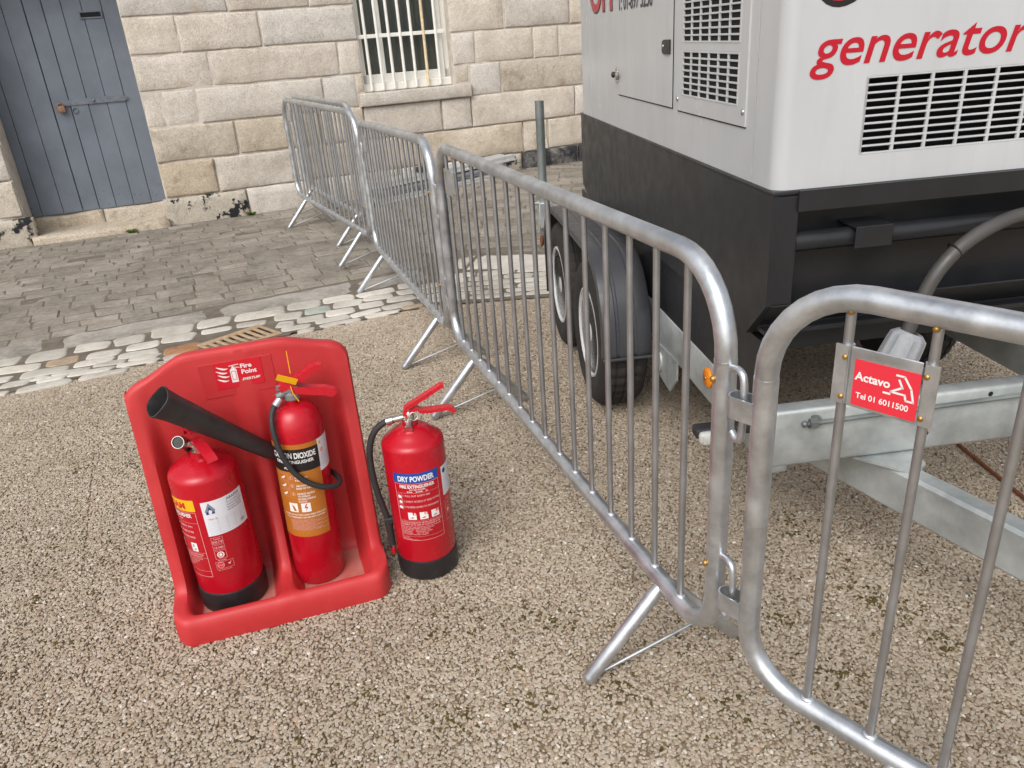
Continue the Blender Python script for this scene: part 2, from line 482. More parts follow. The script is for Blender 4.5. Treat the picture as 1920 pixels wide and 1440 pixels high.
MAT['paper'] = m_plain('service_paper', lin(222, 222, 228), 0.6, 0, 0.05, 20)
def m_white_panel():
    t = NT('white_panel_paint'); v = t.coord()
    a = t.noise(t.coord('Object', (1, 1, 0.4)), 6, 4, 0.6)
    c = t.ramp(a, [(0.3, lin(186, 188, 190)), (0.7, lin(193, 195, 197))])
    gr = t.noise(t.coord('Object', (14, 14, 1.2)), 2.0, 5, 0.65)
    c = t.mix(t.ramp(gr, [(0.52, 0.0), (0.75, 0.10)]), c, lin(140, 134, 124))
    sp = t.noise(v, 120, 3, 0.6)
    c = t.mix(t.ramp(sp, [(0.70, 0.0), (0.76, 0.25)]), c, lin(120, 112, 100))
    t.set(Base_Color=c, Roughness=t.ramp(a, [(0.3, 0.16), (0.7, 0.28)]))
    t.bump(t.noise(v, 3, 2), 0.06, 0.02)
    return t.m
MAT['gen_white'] = m_white_panel()
MAT['gen_black'] = m_plain('black_powder_coat', lin(36, 37, 40), 0.36, 0, 0.12, 5, 0.08, 300)
MAT['mud'] = m_plain('black_mudguard_plastic', lin(66, 67, 71), 0.38, 0, 0.08, 9, 0.06, 300)
MAT['tyre'] = m_plain('tyre_rubber', lin(46, 43, 41), 0.85, 0, 0.3, 12, 0.3, 160)
MAT['rim'] = m_plain('grey_steel_rim', lin(200, 202, 203), 0.4, 0.0, 0.12, 14)
MAT['orange'] = m_plain('orange_lens', lin(240, 138, 16), 0.25, 0, 0.1, 30)
MAT['lens'] = m_plain('clear_lens', lin(196, 196, 190), 0.25, 0, 0.1, 60)
MAT['gland'] = m_plain('grey_gland_plastic', lin(150, 153, 157), 0.45, 0, 0.08, 60)
MAT['rust'] = m_plain('rust', lin(122, 74, 46), 0.85, 0.2, 0.3, 40, 0.5, 200)
MAT['drain'] = m_plain('rusty_cast_iron', lin(172, 146, 116), 0.85, 0.0, 0.2, 25, 0.6, 150)
MAT['alu'] = m_plain('aluminium', (0.80, 0.81, 0.82), 0.45, 0.8, 0.1, 20)
MAT['alu_dark'] = m_plain('dull_aluminium', (0.34, 0.35, 0.36), 0.42, 0.9, 0.15, 20)
MAT['prop'] = m_galv('weathered_zinc', (0.17, 0.19, 0.185), (0.30, 0.33, 0.32), 0.5, 40, 0.6)
MAT['padlock'] = m_plain('worn_padlock', lin(142, 108, 86), 0.6, 0.3, 0.3, 60)
MAT['debris'] = m_plain('pale_debris', lin(176, 164, 146), 0.8, 0, 0.5, 3)
MAT['cable'] = m_plain('grey_black_cable', lin(74, 72, 70), 0.45, 0, 0.15, 12)
MAT['letter_red'] = m_print('vinyl_red', lin(182, 20, 42), 0.3)

# ================================================================== GROUND
def axis(lo, hi, step, far):
    a = list(np.arange(lo, hi + 1e-6, step)); e = step
    left = []; x = lo
    while x > -far: e *= 1.6; x -= e; left.append(x)
    right = []; x = hi; e = step
    while x < far: e *= 1.6; x += e; right.append(x)
    return left[::-1] + a + right
gx, gy = axis(-6, 6, 0.15, 260), axis(-2, 11, 0.15, 260)
gv = [(x, y, gz(x, y) - 0.004 if (abs(x) < 9 and y < 14) else (-0.004)) for y in gy for x in gx]
nx = len(gx)
gf = [(j * nx + i, j * nx + i + 1, (j + 1) * nx + i + 1, (j + 1) * nx + i) for j in range(len(gy) - 1) for i in range(nx - 1)]
mb = MB(); mb.add(gv, gf, True)
ground = mb.build('ground', MAT['soil'], recalc=False)
tag(ground, kind='structure')

def in_paving(x, y, m=0.0):
    v1 = -x * ST + y * CT
    right = (x + 0.45) * math.cos(R(11.5)) + (y - 5.0) * math.sin(R(11.5)) > 0
    return (y > 4.60 + m) if right else (v1 > 4.42 + m)
# joint dirt bed under setts and cobbles
mb = MB(); st_ = 0.06
xs = np.arange(-7.5, 4.8, st_); ys = np.arange(2.0, 10.6, st_)
idx = {}
def vid(i, j):
    if (i, j) not in idx:
        idx[(i, j)] = len(mb.v); x, y = xs[i], ys[j]; mb.v.append((x, y, gz(x, y) + 0.0088))
    return idx[(i, j)]
for i in range(len(xs) - 1):
    for j in range(len(ys) - 1):
        x, y = xs[i] + st_ / 2, ys[j] + st_ / 2
        if in_paving(x, y, -0.02) and (-x * math.sin(R(20.83)) + y * math.cos(R(20.83))) < 8.45:
            mb.f.append((vid(i, j), vid(i + 1, j), vid(i + 1, j + 1), vid(i, j + 1))); mb.sm.append(True)
paving = mb.build('paving', MAT['bed'], recalc=False)
tag(paving, kind='structure')

# ---- gravel: real pebbles, packed
ICO = []
t_ = (1 + 5 ** 0.5) / 2
_iv = np.array([(-1, t_, 0), (1, t_, 0), (-1, -t_, 0), (1, -t_, 0), (0, -1, t_), (0, 1, t_), (0, -1, -t_), (0, 1, -t_), (t_, 0, -1), (t_, 0, 1), (-t_, 0, -1), (-t_, 0, 1)], float)
_iv /= np.linalg.norm(_iv[0])
_if = np.array([(0, 11, 5), (0, 5, 1), (0, 1, 7), (0, 7, 10), (0, 10, 11), (1, 5, 9), (5, 11, 4), (11, 10, 2), (10, 7, 6), (7, 1, 8), (3, 9, 4), (3, 4, 2), (3, 2, 6), (3, 6, 8), (3, 8, 9), (4, 9, 5), (2, 4, 11), (6, 2, 10), (8, 6, 7), (9, 8, 1)])
def pebble_arrays(px, py, pz):
    n = len(px)
    L = rng.uniform(0.0036, 0.0074, n) * np.where(rng.random(n) < 0.06, 1.45, 1.0)
    W = L * rng.uniform(0.62, 0.95, n)
    H = rng.uniform(0.0048, 0.0064, n)
    a = rng.uniform(0, 2 * np.pi, n)
    V = np.repeat(_iv[None], n, 0) * (1 + rng.uniform(-0.24, 0.24, (n, 12, 1)))
    V[:, :, 2] = np.minimum(V[:, :, 2], 0.36 + rng.uniform(-0.06, 0.06, (n, 12)))
    V[:, :, 0] *= L[:, None]; V[:, :, 1] *= W[:, None]; V[:, :, 2] *= H[:, None]
    tx = rng.normal(0, 0.09, n)[:, None]; ty = rng.normal(0, 0.09, n)[:, None]
    V[:, :, 2] += V[:, :, 0] * tx + V[:, :, 1] * ty
    c, s = np.cos(a)[:, None], np.sin(a)[:, None]
    X = V[:, :, 0] * c - V[:, :, 1] * s + px[:, None]
    Y = V[:, :, 0] * s + V[:, :, 1] * c + py[:, None]
    Z = V[:, :, 2] + pz[:, None]
    co = np.stack([X, Y, Z], 2).reshape(-1, 3)
    F = (_if[None] + (np.arange(n) * 12)[:, None, None]).reshape(-1, 3)
    tint = np.repeat(rng.random(n), 12)
    return co, F, tint
def np_mesh(name, co, F, tint=None, smooth=True):
    me = bpy.data.meshes.new(name)
    me.vertices.add(len(co)); me.vertices.foreach_set('co', co.astype(np.float32).ravel())
    k = F.shape[1]
    me.loops.add(F.size); me.loops.foreach_set('vertex_index', F.astype(np.int32).ravel())
    me.polygons.add(len(F)); me.polygons.foreach_set('loop_start', np.arange(0, F.size, k, dtype=np.int32))
    me.polygons.foreach_set('use_smooth', np.full(len(F), smooth))
    if tint is not None:
        at = me.attributes.new('tint', 'FLOAT', 'POINT'); at.data.foreach_set('value', tint.astype(np.float32))
    me.update(calc_edges=True); me.validate()
    return me
TILE = 0.5; SP = 0.0078
def tile_pts():
    n = int(TILE / SP); i, j = np.meshgrid(np.arange(n), np.arange(n))
    x = (i + 0.5 * (j % 2)) * (TILE / n) + rng.normal(0, 0.30, i.shape) * SP
    y = j * (TILE / n) + rng.normal(0, 0.30, i.shape) * SP
    return x.ravel(), y.ravel()
patches = []
for k in range(5):
    x, y = tile_pts()
    co, F, ti = pebble_arrays(x - TILE / 2, y - TILE / 2, rng.normal(0.0006, 0.0006, len(x)))
    me = np_mesh('gravel_patch', co, F, ti, False); me.materials.append(MAT['pebble']); patches.append(me)
tiles = []; bco = []; bF = []; bT = []; base = 0
for iu in range(-9, 10):
    for iv in range(-2, 12):
        u0, v0 = iu * TILE, 4.42 - TILE * (12 - iv)
        cs = []
        for a, b in ((0, 0), (1, 0), (1, 1), (0, 1), (0.5, 0.5)):
            u, v = u0 + a * TILE, v0 + b * TILE
            cs.append((u * CT - v * ST, u * ST + v * CT))
        cx, cy = cs[4]
        if cy < 0.1 or cx < -3.9 or cx > 3.3: continue
        vis = [PX((x, y, 0)) for x, y in cs]
        if not any(-700 < p[0] < 2700 and 100 < p[1] < 2000 for p in vis): continue
        inside = [not in_paving(x, y) for x, y in cs[:4]]
        flat = all(abs(gz(x, y)) < 0.0005 for x, y in cs[:4])
        if all(inside) and flat: tiles.append((cx, cy)); continue
        if not any(inside): continue
        x, y = tile_pts()
        U, V = u0 + x, v0 + y
        Xw, Yw = U * CT - V * ST, U * ST + V * CT
        keep = np.array([not in_paving(a, b, 0.01 * math.sin(a * 31) + 0.012 * math.sin(a * 13 + 2)) for a, b in zip(Xw, Yw)])
        Xw, Yw = Xw[keep], Yw[keep]
        Zw = np.array([gz(a, b) for a, b in zip(Xw, Yw)]) + rng.normal(0.0006, 0.0006, len(Xw))
        co, F, ti = pebble_arrays(Xw, Yw, Zw)
        bco.append(co); bF.append(F + base); bT.append(ti); base += len(co)
gme = np_mesh('gravel', np.concatenate(bco), np.concatenate(bF), np.concatenate(bT), False)
gme.materials.append(MAT['pebble'])
gravel = link('gravel', gme)
tag(gravel, 'beige exposed pebble gravel covering the yard', 'gravel', kind='stuff')
# the remaining tiles are instanced by geometry nodes on the same object
ptm = bpy.data.meshes.new('gravel_points')
src = []
for me in patches: src.append(bpy.data.objects.new('gravel_patch', me))
ng = bpy.data.node_groups.new('gravel_tiles', 'GeometryNodeTree')
ng.interface.new_socket('Geometry', in_out='INPUT', socket_type='NodeSocketGeometry')
ng.interface.new_socket('Geometry', in_out='OUTPUT', socket_type='NodeSocketGeometry')
gi, go = ng.nodes.new('NodeGroupInput'), ng.nodes.new('NodeGroupOutput')
join = ng.nodes.new('GeometryNodeJoinGeometry')
ng.links.new(gi.outputs[0], join.inputs[0])
for k, ob in enumerate(src):
    oi = ng.nodes.new('GeometryNodeObjectInfo'); oi.inputs['Object'].default_value = ob
    for q, (cx, cy) in enumerate(tiles):
        if (q * 7 + q // 5) % 5 != k: continue
        tr = ng.nodes.new('GeometryNodeTransform')
        ins = ng.nodes.new('GeometryNodeGeometryToInstance')
        ng.links.new(oi.outputs['Geometry'], ins.inputs[0]); ng.links.new(ins.outputs[0], tr.inputs['Geometry'])
        tr.inputs['Translation'].default_value = (cx, cy, 0)
        tr.inputs['Rotation'].default_value = (0, 0, TH + R(90) * ((q * 3 + k) % 4))
        ng.links.new(tr.outputs[0], join.inputs[0])
ng.links.new(join.outputs[0], go.inputs[0])
md = gravel.modifiers.new('gravel_tiles', 'NODES'); md.node_group = ng

# ---- moss cushions between the pebbles
mb = MB(); random.seed(5)
MOSS = [(150, 878), (235, 880), (860, 1140), (910, 1180), (955, 1245), (985, 1150), (1035, 1165), (1060, 1160), (820, 1175), (830, 1340), (870, 1350), (1150, 1290), (1175, 1288),
        (1490, 975), (1500, 1000), (1575, 1055), (1630, 1125), (1645, 1130), (1700, 1150), (1440, 970), (1590, 1095), (1770, 1215), (1780, 1205), (1555, 1270), (1600, 1265), (1380, 1330),
        (1470, 1155), (1450, 1165), (60, 1130), (120, 1200), (1000, 1330), (700, 1300), (560, 1400), (250, 870), (1690, 1135), (1710, 1145), (1630, 1112)]
def blob(c, r, h):
    seed = random.random() * 50; rings, seg = 3, 9; vs = [(c[0], c[1], c[2] + h)]; fs = []
    for k in range(1, rings + 1):
        for i in range(seg):
            a = 2 * math.pi * i / seg
            rr = r * k / rings * (1 + 0.5 * noise.noise(Vector((math.cos(a) * 1.3 + seed, math.sin(a) * 1.3, seed))))
            zz = h * (1 - (k / rings) ** 2) + 0.0018 * random.uniform(-1, 1)
            vs.append((c[0] + rr * math.cos(a), c[1] + rr * math.sin(a), c[2] + zz))
    for i in range(seg): fs.append((0, 1 + i, 1 + (i + 1) % seg))
    for k in range(rings - 1):
        for i in range(seg):
            a, b = 1 + k * seg + i, 1 + k * seg + (i + 1) % seg
            fs.append((a, a + seg, b + seg, b))
    mb.add(vs, fs, True)
for px, py in MOSS:
    g = G(px, py)
    for k in range(random.randint(7, 14)):
        x, y = g.x + random.gauss(0, 0.024), g.y + random.gauss(0, 0.024)
        blob((x, y, gz(x, y)), random.uniform(0.0042, 0.0100), random.uniform(0.0036, 0.0050))
for k in range(2600):
    x, y = random.uniform(-2.2, 2.4), random.uniform(0.6, 4.0)
    if noise.noise(Vector((x * 1.7, y * 1.7, 3))) < -0.08: continue
    for q in range(random.choice((1, 1, 1, 2, 3))):
        xx, yy = x + random.gauss(0, 0.010), y + random.gauss(0, 0.010)
        if not in_paving(xx, yy): blob((xx, yy, gz(xx, yy)), random.uniform(0.0034, 0.0072), random.uniform(0.0036, 0.0050))
moss = mb.build('moss', MAT['moss'], recalc=False)
tag(moss, 'dark olive moss growing between the pebbles', 'moss', kind='stuff')

# ---- setts
random.seed(21)
def sett_mesh(k):
    mb = MB(); j = lambda s: random.uniform(-s, s)
    bot = [(-.5, -.5), (.5, -.5), (.5, .5), (-.5, .5)]
    o = [(x + j(.035), y + j(.06)) for x, y in bot]
    ins = [(x * (1 - 0.05), y * (1 - 0.09)) for x, y in o]
    hz = [0.0125 + j(.0018) for _ in range(4)]
    vs = [(x, y, -0.02) for x, y in o] + [(x, y, 0.0085) for x, y in o] + [(ins[i][0], ins[i][1], hz[i]) for i in range(4)]
    vs.append((j(.1), j(.1), sum(hz) / 4 + 0.0004))
    fs = []
    for i in range(4):
        n = (i + 1) % 4
        fs += [(i, n, 4 + n, 4 + i), (4 + i, 4 + n, 8 + n, 8 + i), (8 + i, 8 + n, 12)]
    mb.add(vs, fs, False)
    me = mb.mesh('paving_stone'); me.materials.append(MAT['sett'])
    return me
SETT = [sett_mesh(k) for k in range(12)]
WT = R(20.83)
def wall_v(x, y): return -x * math.sin(WT) + y * math.cos(WT)
pieces = []
def rows(theta, v_lo, v_hi, u_lo, u_hi, test, rowh, l0, l1):
    c, s = math.cos(theta), math.sin(theta); v = v_lo; r = 0
    while v < v_hi:
        h = rowh * random.uniform(0.9, 1.12)
        u = u_lo + random.uniform(0, .2)
        while u < u_hi:
            l = random.uniform(l0, l1)
            uc, vc = u + l / 2, v + h / 2 + 0.03 * math.sin((u) * 0.9)
            x, y = uc * c - vc * s, uc * s + vc * c
            if test(x, y): pieces.append((x, y, theta + random.gauss(0, .012), l - random.uniform(.005, .013), h - random.uniform(.004, .011), random.gauss(0, .0018), random.gauss(0, .014)))
            u += l
        v += h
def isright(x, y): return (x + 0.45) * math.cos(R(11.5)) + (y - 5.0) * math.sin(R(11.5)) > 0
rows(TH, 5.36, 8.4, -2.6, 3.0, lambda x, y: not isright(x, y) and wall_v(x, y) < 8.16, 0.125, 0.16, 0.27)
rows(R(-3), 5.50, 10.4, -1.6, 4.6, lambda x, y: isright(x, y) and wall_v(x, y) < 8.16 and y > G(930, 478).y + 0.07 - 0.052 * x, 0.14, 0.19, 0.30)
def vis_score(p):
    q = PX((p[0], p[1], 0)); inside = -5 < q[0] < 1925 and -5 < q[1] < 1445
    hidden = (q[0] > 1095 and q[1] < 700)
    return (0 if inside and not hidden else 1, p[1])
pieces.sort(key=vis_score)
def sett_M(p):
    x, y, a, l, w, dz, tl = p
    n = Vector((gz(x - .1, y) - gz(x + .1, y), gz(x, y - .1) - gz(x, y + .1), 0.2)).normalized()
    q = Vector((0, 0, 1)).rotation_difference(n).to_matrix().to_4x4()
    return Matrix.Translation((x, y, gz(x, y) + dz)) @ q @ Matrix.Rotation(a, 4, 'Z') @ Matrix.Rotation(tl, 4, 'X') @ Matrix.Diagonal((l, w, 1, 1))
for k, p in enumerate(pieces[:300]):
    o = link('paving_stone', SETT[k % 12], paving); o.matrix_world = sett_M(p)
vs = []; fs = []; tn = []
for k, p in enumerate(pieces[300:]):
    me = SETT[k % 12]; T = sett_M(p); b = len(vs)
    vs += [tuple(T @ v.co) for v in me.vertices]; fs += [tuple(i + b for i in f.vertices) for f in me.polygons]; tn += [random.random()] * len(me.vertices)
me = bpy.data.meshes.new('paving_stones'); me.from_pydata(vs, [], fs); me.materials.append(MAT['sett'])
at = me.attributes.new('tint', 'FLOAT', 'POINT'); at.data.foreach_set('value', tn)
o = link('paving_stones', me, paving); o['kind'] = 'stuff'

# ---- long flush granite slabs between setts and cobbles
def slab(quad, mat, name='granite_slab', h=0.012):
    n = 8; m = 4; mb = MB(); vs = []; A, B, C, D = [Vector(p) for p in quad]
    for j in range(m + 1):
        for i in range(n + 1):
            s, t = i / n, j / m
            p = (A * (1 - s) + B * s) * (1 - t) + (D * (1 - s) + C * s) * t
            e = min(s * 12, (1 - s) * 12, t * 5, (1 - t) * 5, 1)
            vs.append((p.x + 0.008 * noise.noise(p * 9), p.y + 0.012 * noise.noise(p * 7 + Vector((5, 0, 0))), gz(p.x, p.y) + 0.005 + h * e + 0.006 * noise.noise(p * 6)))
    fs = [(j * (n + 1) + i, j * (n + 1) + i + 1, (j + 1) * (n + 1) + i + 1, (j + 1) * (n + 1) + i) for j in range(m) for i in range(n)]
    mb.add(vs, fs, True); return mb.build(name, mat, paving, recalc=False)
def uvp(u, v): return Vector((u * CT - v * ST, u * ST + v * CT, 0))
sj = [-3.4, -2.3] + [G(*p).x * CT + G(*p).y * ST for p in ((105, 640), (397, 583), (658, 527))] + [1.62]
for a, b in zip(sj[:-1], sj[1:]):
    slab([uvp(a + .012, 5.06), uvp(b - .012, 5.06), uvp(b - .012, 5.36), uvp(a + .012, 5.36)], MAT['slab'])
q = [G(868, 510), G(1040, 507), G(1040, 476), G(895, 479)]
slab([q[0], q[1], q[2], q[3]], MAT['slab_pale'], 'pale_slab')
slab([G(858, 505), G(866, 509), G(892, 480), G(858, 486)], MAT['slab_pale'], 'pale_slab')
slab([q[1] + Vector((.02, 0, 0)), q[1] + Vector((1.3, -.02, 0)), q[2] + Vector((1.3, -.02, 0)), q[2] + Vector((.02, 0, 0))], MAT['slab_pale'], 'pale_slab')

# ---- white river cobbles along the gutter (left end, right end, thickness; measured in the photograph)
CA = [(-60, 755, 245, 705, 75), (295, 700, 775, 620, 100), (845, 590, 1245, 525, 75), (1285, 515, 1645, 450, 90), (1695, 425, 2180, 335, 95), (-80, 850, 470, 775, 75), (525, 760, 900, 690, 70, 'cobble_brown'),
      (980, 675, 1370, 610, 65), (1430, 580, 1800, 515, 70), (225, 895, 785, 795, 70), (840, 770, 1290, 690, 60), (1330, 680, 1795, 600, 60), (-60, 950, 150, 915, 55),
      (0, 1010, 365, 945, 55), (360, 930, 560, 905, 35), (600, 870, 1020, 810, 40), (1060, 770, 1420, 720, 45), (1455, 700, 1810, 650, 50), (410, 955, 755, 890, 45), (780, 880, 1290, 795, 40), (1310, 780, 1800, 700, 35),
      (190, 1060, 820, 925, 50), (880, 920, 1450, 810, 35), (-60, 1095, 100, 1075, 30)]
CB = [(375, 840, 765, 790, 90), (780, 680, 1165, 605, 85), (1210, 600, 1765, 510, 80), (825, 765, 1180, 700, 45), (1225, 685, 1580, 635, 45), (400, 985, 830, 905, 90, 'brick'), (400, 1055, 800, 975, 35), (850, 1030, 1300, 950, 60), (1330, 940, 1640, 880, 60)]
CC = [(-40, 895, 205, 860, 85), (225, 835, 610, 785, 75), (635, 770, 990, 710, 65), (1010, 715, 1445, 625, 55), (1470, 605, 1700, 575, 55), (80, 960, 410, 910, 75), (420, 890, 735, 840, 70, 'cobble_green'), (750, 815, 1085, 765, 70), (1090, 745, 1435, 695, 55),
      (1470, 680, 1720, 635, 50), (110, 1040, 320, 1010, 60), (345, 990, 650, 940, 60), (660, 915, 1000, 860, 65), (1030, 830, 1330, 780, 60), (1350, 760, 1680, 710, 55), (155, 1095, 500, 1035, 45), (540, 1010, 950, 930, 45), (950, 940, 1290, 850, 45), (1310, 850, 1660, 780, 50),
      (590, 1055, 1070, 960, 28), (1110, 940, 1500, 870, 32), (345, 1110, 550, 1075, 30), (1530, 850, 1760, 800, 34, 'cobble_brown'), (1700, 740, 1960, 690, 40), (1730, 610, 1960, 570, 50), (1740, 670, 1960, 630, 45)]
def cobble(L, Rr, w, mat):
    d = (Rr - L); l = d.length; d.normalize(); n = Vector((-d.y, d.x, 0)); c = (L + Rr) / 2
    seg = 16; prof = [(1.0, -0.012), (1.0, 0.006), (0.95, 0.0115), (0.80, 0.0140), (0.40, 0.0150)]
    sd_ = random.random() * 40; vs = []; mb = MB()
    for k, (sc, zz) in enumerate(prof):
        for i in range(seg):
            a = 2 * math.pi * (i + .5) / seg; ca, sa = math.cos(a), math.sin(a)
            x = math.copysign(abs(ca) ** 0.36, ca); y = math.copysign(abs(sa) ** 0.5, sa)
            wob = 1 + 0.16 * noise.noise(Vector((x * 1.2 + sd_, y * 1.2, sd_)))
            p = c + d * (x * l / 2 * (1 - (1 - sc) * w / l) * wob) + n * (y * w / 2 * sc * wob)
            vs.append((p.x, p.y, gz(p.x, p.y) + zz + 0.004 * noise.noise(Vector((x + sd_, y, 7)))))
    vs.append((c.x, c.y, gz(c.x, c.y) + 0.0152))
    fs = [(k * seg + i, k * seg + (i + 1) % seg, (k + 1) * seg + (i + 1) % seg, (k + 1) * seg + i) for k in range(len(prof) - 1) for i in range(seg)]
    fs += [((len(prof) - 1) * seg + i, (len(prof) - 1) * seg + (i + 1) % seg, len(prof) * seg) for i in range(seg)]
    mb.add(vs, fs, True)
    me = mb.mesh('cobble'); me.materials.append(MAT[mat]); return link('cobblestone' if mat != 'brick' else 'brick', me, paving)
for lst, ox, oy in ((CA, 0, 560), (CB, 240, 500), (CC, 500, 440)):
    for e in lst:
        x0, y0, x1, y1, th = e[:5]; mat = e[5] if len(e) > 5 else 'cobble'
        L, Rr = G(ox + x0 / 6, oy + y0 / 6), G(ox + x1 / 6, oy + y1 / 6)
        mx, my = ox + (x0 + x1) / 12, oy + (y0 + y1) / 12
        w = (G(mx, my - th / 12) - G(mx, my + th / 12)); d = (Rr - L).normalized(); wn_ = abs(w.dot(Vector((-d.y, d.x, 0))))
        cobble(L, Rr, wn_ + 0.014, mat)
# the strip beyond the bend, and to the left of the picture
random.seed(3)
ya, yb = G(930, 561).y, G(930, 509).y
for j in range(6):
    hh = (yb - ya) / 6; y0 = ya + (j + .5) * hh; x = -0.50 + 0.02 * j + random.uniform(-.06, .06)
    while x < 1.9:
        l = random.uniform(.2, .38); cobble(Vector((x, y0 + random.gauss(0, .006), 0)), Vector((x + l - .014, y0 + random.gauss(0, .006), 0)), hh - .010 + random.uniform(-.008, .004), random.choice(['cobble'] * 8 + ['cobble_brown'])); x += l
for j in range(6):
    u = -1.16 - .012 * j
    while u > -2.9:
        l = random.uniform(.2, .34); cobble(uvp(u - l + .02, 4.47 + j * .098), uvp(u, 4.47 + j * .098), 0.085, 'cobble'); u -= l

# ================================================================== STONE BUILDING
bld = thing('stone_building', 'granite block building with a barred window and grey door', 'building', (8.2 * -math.sin(WT), 8.2 * math.cos(WT), 0), (0, 0, WT), off=(0, 8.2, 0))
VF = 8.24
mb = MB()
DOOR = (-1.475, -0.268, 2.35); WIN = (1.80, 2.75, 1.035, 2.75)
def wallrect(u0, u1, z0, z1): mb.box(((u0 + u1) / 2, 8.249 + 0.3, (z0 + z1) / 2), (u1 - u0, 0.6, z1 - z0))
wallrect(-6.5, DOOR[0], -0.3, 4.6); wallrect(DOOR[0], DOOR[1], DOOR[2], 4.6); wallrect(DOOR[1], WIN[0], -0.3, 4.6)
wallrect(WIN[0], WIN[1], -0.3, WIN[2] - .03); wallrect(WIN[0], WIN[1], WIN[3], 4.6); wallrect(WIN[1], 8.0, -0.3, 4.6)
wallp = mb.build('wall', MAT['mortar'], bld, recalc=False)
random.seed(9)
def block(u0, u1, z0, z1, mat='stone', rough=0.006, vf=VF, depth=0.05, edge=0.006, gap=0.009, n_=None):
    g0, g1 = gap * random.uniform(.5, 1.3), gap * random.uniform(.5, 1.3); h0, h1 = gap * random.uniform(.5, 1.2), gap * random.uniform(.5, 1.2)
    u0 += g0; u1 -= g1; z0 += h0; z1 -= h1
    n, m = max(4, min(16, int((u1 - u0) / .07))), max(3, min(7, int((z1 - z0) / .06)))
    sd_ = random.random() * 100; vs = []; face = vf + random.gauss(0, 0.004)
    us = [0, .012 / (u1 - u0)] + [i / (n - 1) for i in range(1, n - 1)] + [1 - .012 / (u1 - u0), 1]
    zs = [0, .012 / (z1 - z0)] + [i / (m - 1) for i in range(1, m - 1)] + [1 - .012 / (z1 - z0), 1]
    N, Mm = len(us), len(zs)
    for jj, t in enumerate(zs):
        for ii, s in enumerate(us):
            u, z = u0 + (u1 - u0) * s, z0 + (z1 - z0) * t
            onb = ii in (0, N - 1) or jj in (0, Mm - 1)
            p = Vector((u * 7 + sd_, z * 7, sd_))
            y = face + rough * (noise.noise(p) * 1.2 + noise.noise(p * 2.7) * 0.7) + (edge if onb else 0)
            if onb:
                u += 0.006 * noise.noise(Vector((u * 11, z * 11, sd_))); z += 0.006 * noise.noise(Vector((u * 9, z * 9, sd_ + 9)))
            vs.append((u, y, z))
    fs = [(j * N + i, j * N + i + 1, (j + 1) * N + i + 1, (j + 1) * N + i) for j in range(Mm - 1) for i in range(N - 1)]
    ring = [i for i in range(N)] + [j * N + N - 1 for j in range(1, Mm)] + [(Mm - 1) * N + i for i in range(N - 2, -1, -1)] + [j * N for j in range(Mm - 2, 0, -1)]
    b = len(vs)
    for r in ring: vs.append((vs[r][0], vf + depth, vs[r][2]))
    for k in range(len(ring)):
        q = (k + 1) % len(ring); fs.append((ring[k], b + k, b + q, ring[q]))
    mb = MB(); mb.add(vs, fs, False)
    o = mb.build('stone_block', MAT[mat], wallp, recalc=False)
    for i, p in enumerate(o.data.polygons): p.use_smooth = i < (Mm - 1) * (N - 1)
    return o
CZ = [-0.06, 0.265, 0.59, 0.905, 1.215, 1.525, 1.835, 2.145, 2.455, 2.77, 3.08, 3.39, 3.70]
ENDS = {}
def course(k, joints, mats=None, z0=None, z1=None, **kw):
    e_ = ENDS.setdefault(k, [9, -9]); e_[0] = min(e_[0], joints[0]); e_[1] = max(e_[1], joints[-1])
    for i in range(len(joints) - 1):
        m = (mats or {}).get(i)
        if m is None: m = 'stone_rough' if k in (1, 2) else random.choice(['stone'] * 5 + ['stone_grey'])
        block(joints[i], joints[i + 1], CZ[k] if z0 is None else z0, CZ[k + 1] if z1 is None else z1, m, **({'rough': 0.02 if k in (1, 2) else 0.007} | ({'vf': VF - .016} if k in (1, 2) else {}) | kw))
PL = dict(vf=8.20, depth=0.08, rough=0.012, edge=0.02)
course(0, [-0.31, 0.472, 1.25, 2.05, 2.75, 3.45, 4.15, 4.9, 5.7], {0: 'stone_black', 1: 'stone_grey', 2: 'stone_grey', 3: 'stone_grey', 4: 'stone_black', 5: 'stone_sooty', 6: 'stone_sooty'}, **PL)
course(0, [-4.6, -3.7, -2.9, -2.1, -1.40], {2: 'stone_grey', 3: 'stone_black'}, **PL)
course(1, [-0.268, 0.229, 1.12, 1.75, 2.34, 3.484, 3.789, 4.55, 5.4], {0: 'stone_brown', 1: 'stone_grey', 5: 'stone_brown'})
course(1, [-4.4, -3.5, -2.75, -2.0, -1.475])
course(2, [-0.268, 0.49, 1.3, 1.75, 2.576, 2.906, 4.136, 4.8, 5.6], {0: 'stone_brown', 3: 'stone', 4: 'stone', 5: 'stone', 6: 'stone'}, rough=0.012)
course(2, [-4.6, -3.8, -3.0, -2.3, -1.475], {3: 'stone_grey'})
course(3, [-0.268, -0.089, 0.204, 1.384, 1.715], {2: 'stone', 3: 'stone_grey'})
block(1.715, 1.80, 1.035, 1.215, 'stone_rough'); block(2.75, 2.925, 1.035, 1.215, 'stone_rough')
course(3, [2.925, 3.279, 4.30, 4.95, 5.8], {0: 'stone_grey', 1: 'stone_brown'})
course(3, [-4.5, -3.6, -2.8, -2.05, -1.475])
course(4, [-0.268, 0.387, 1.582, 1.80]); course(4, [2.75, 3.01, 3.672, 3.967, 4.6, 5.4]); course(4, [-4.4, -3.5, -2.7, -1.9, -1.475])
course(5, [-0.268, 0.169, 0.889, 1.80]); course(5, [2.75, 3.354, 4.106, 4.9, 5.7], {0: 'stone'}); course(5, [-4.6, -3.8, -2.9, -2.2, -1.475])
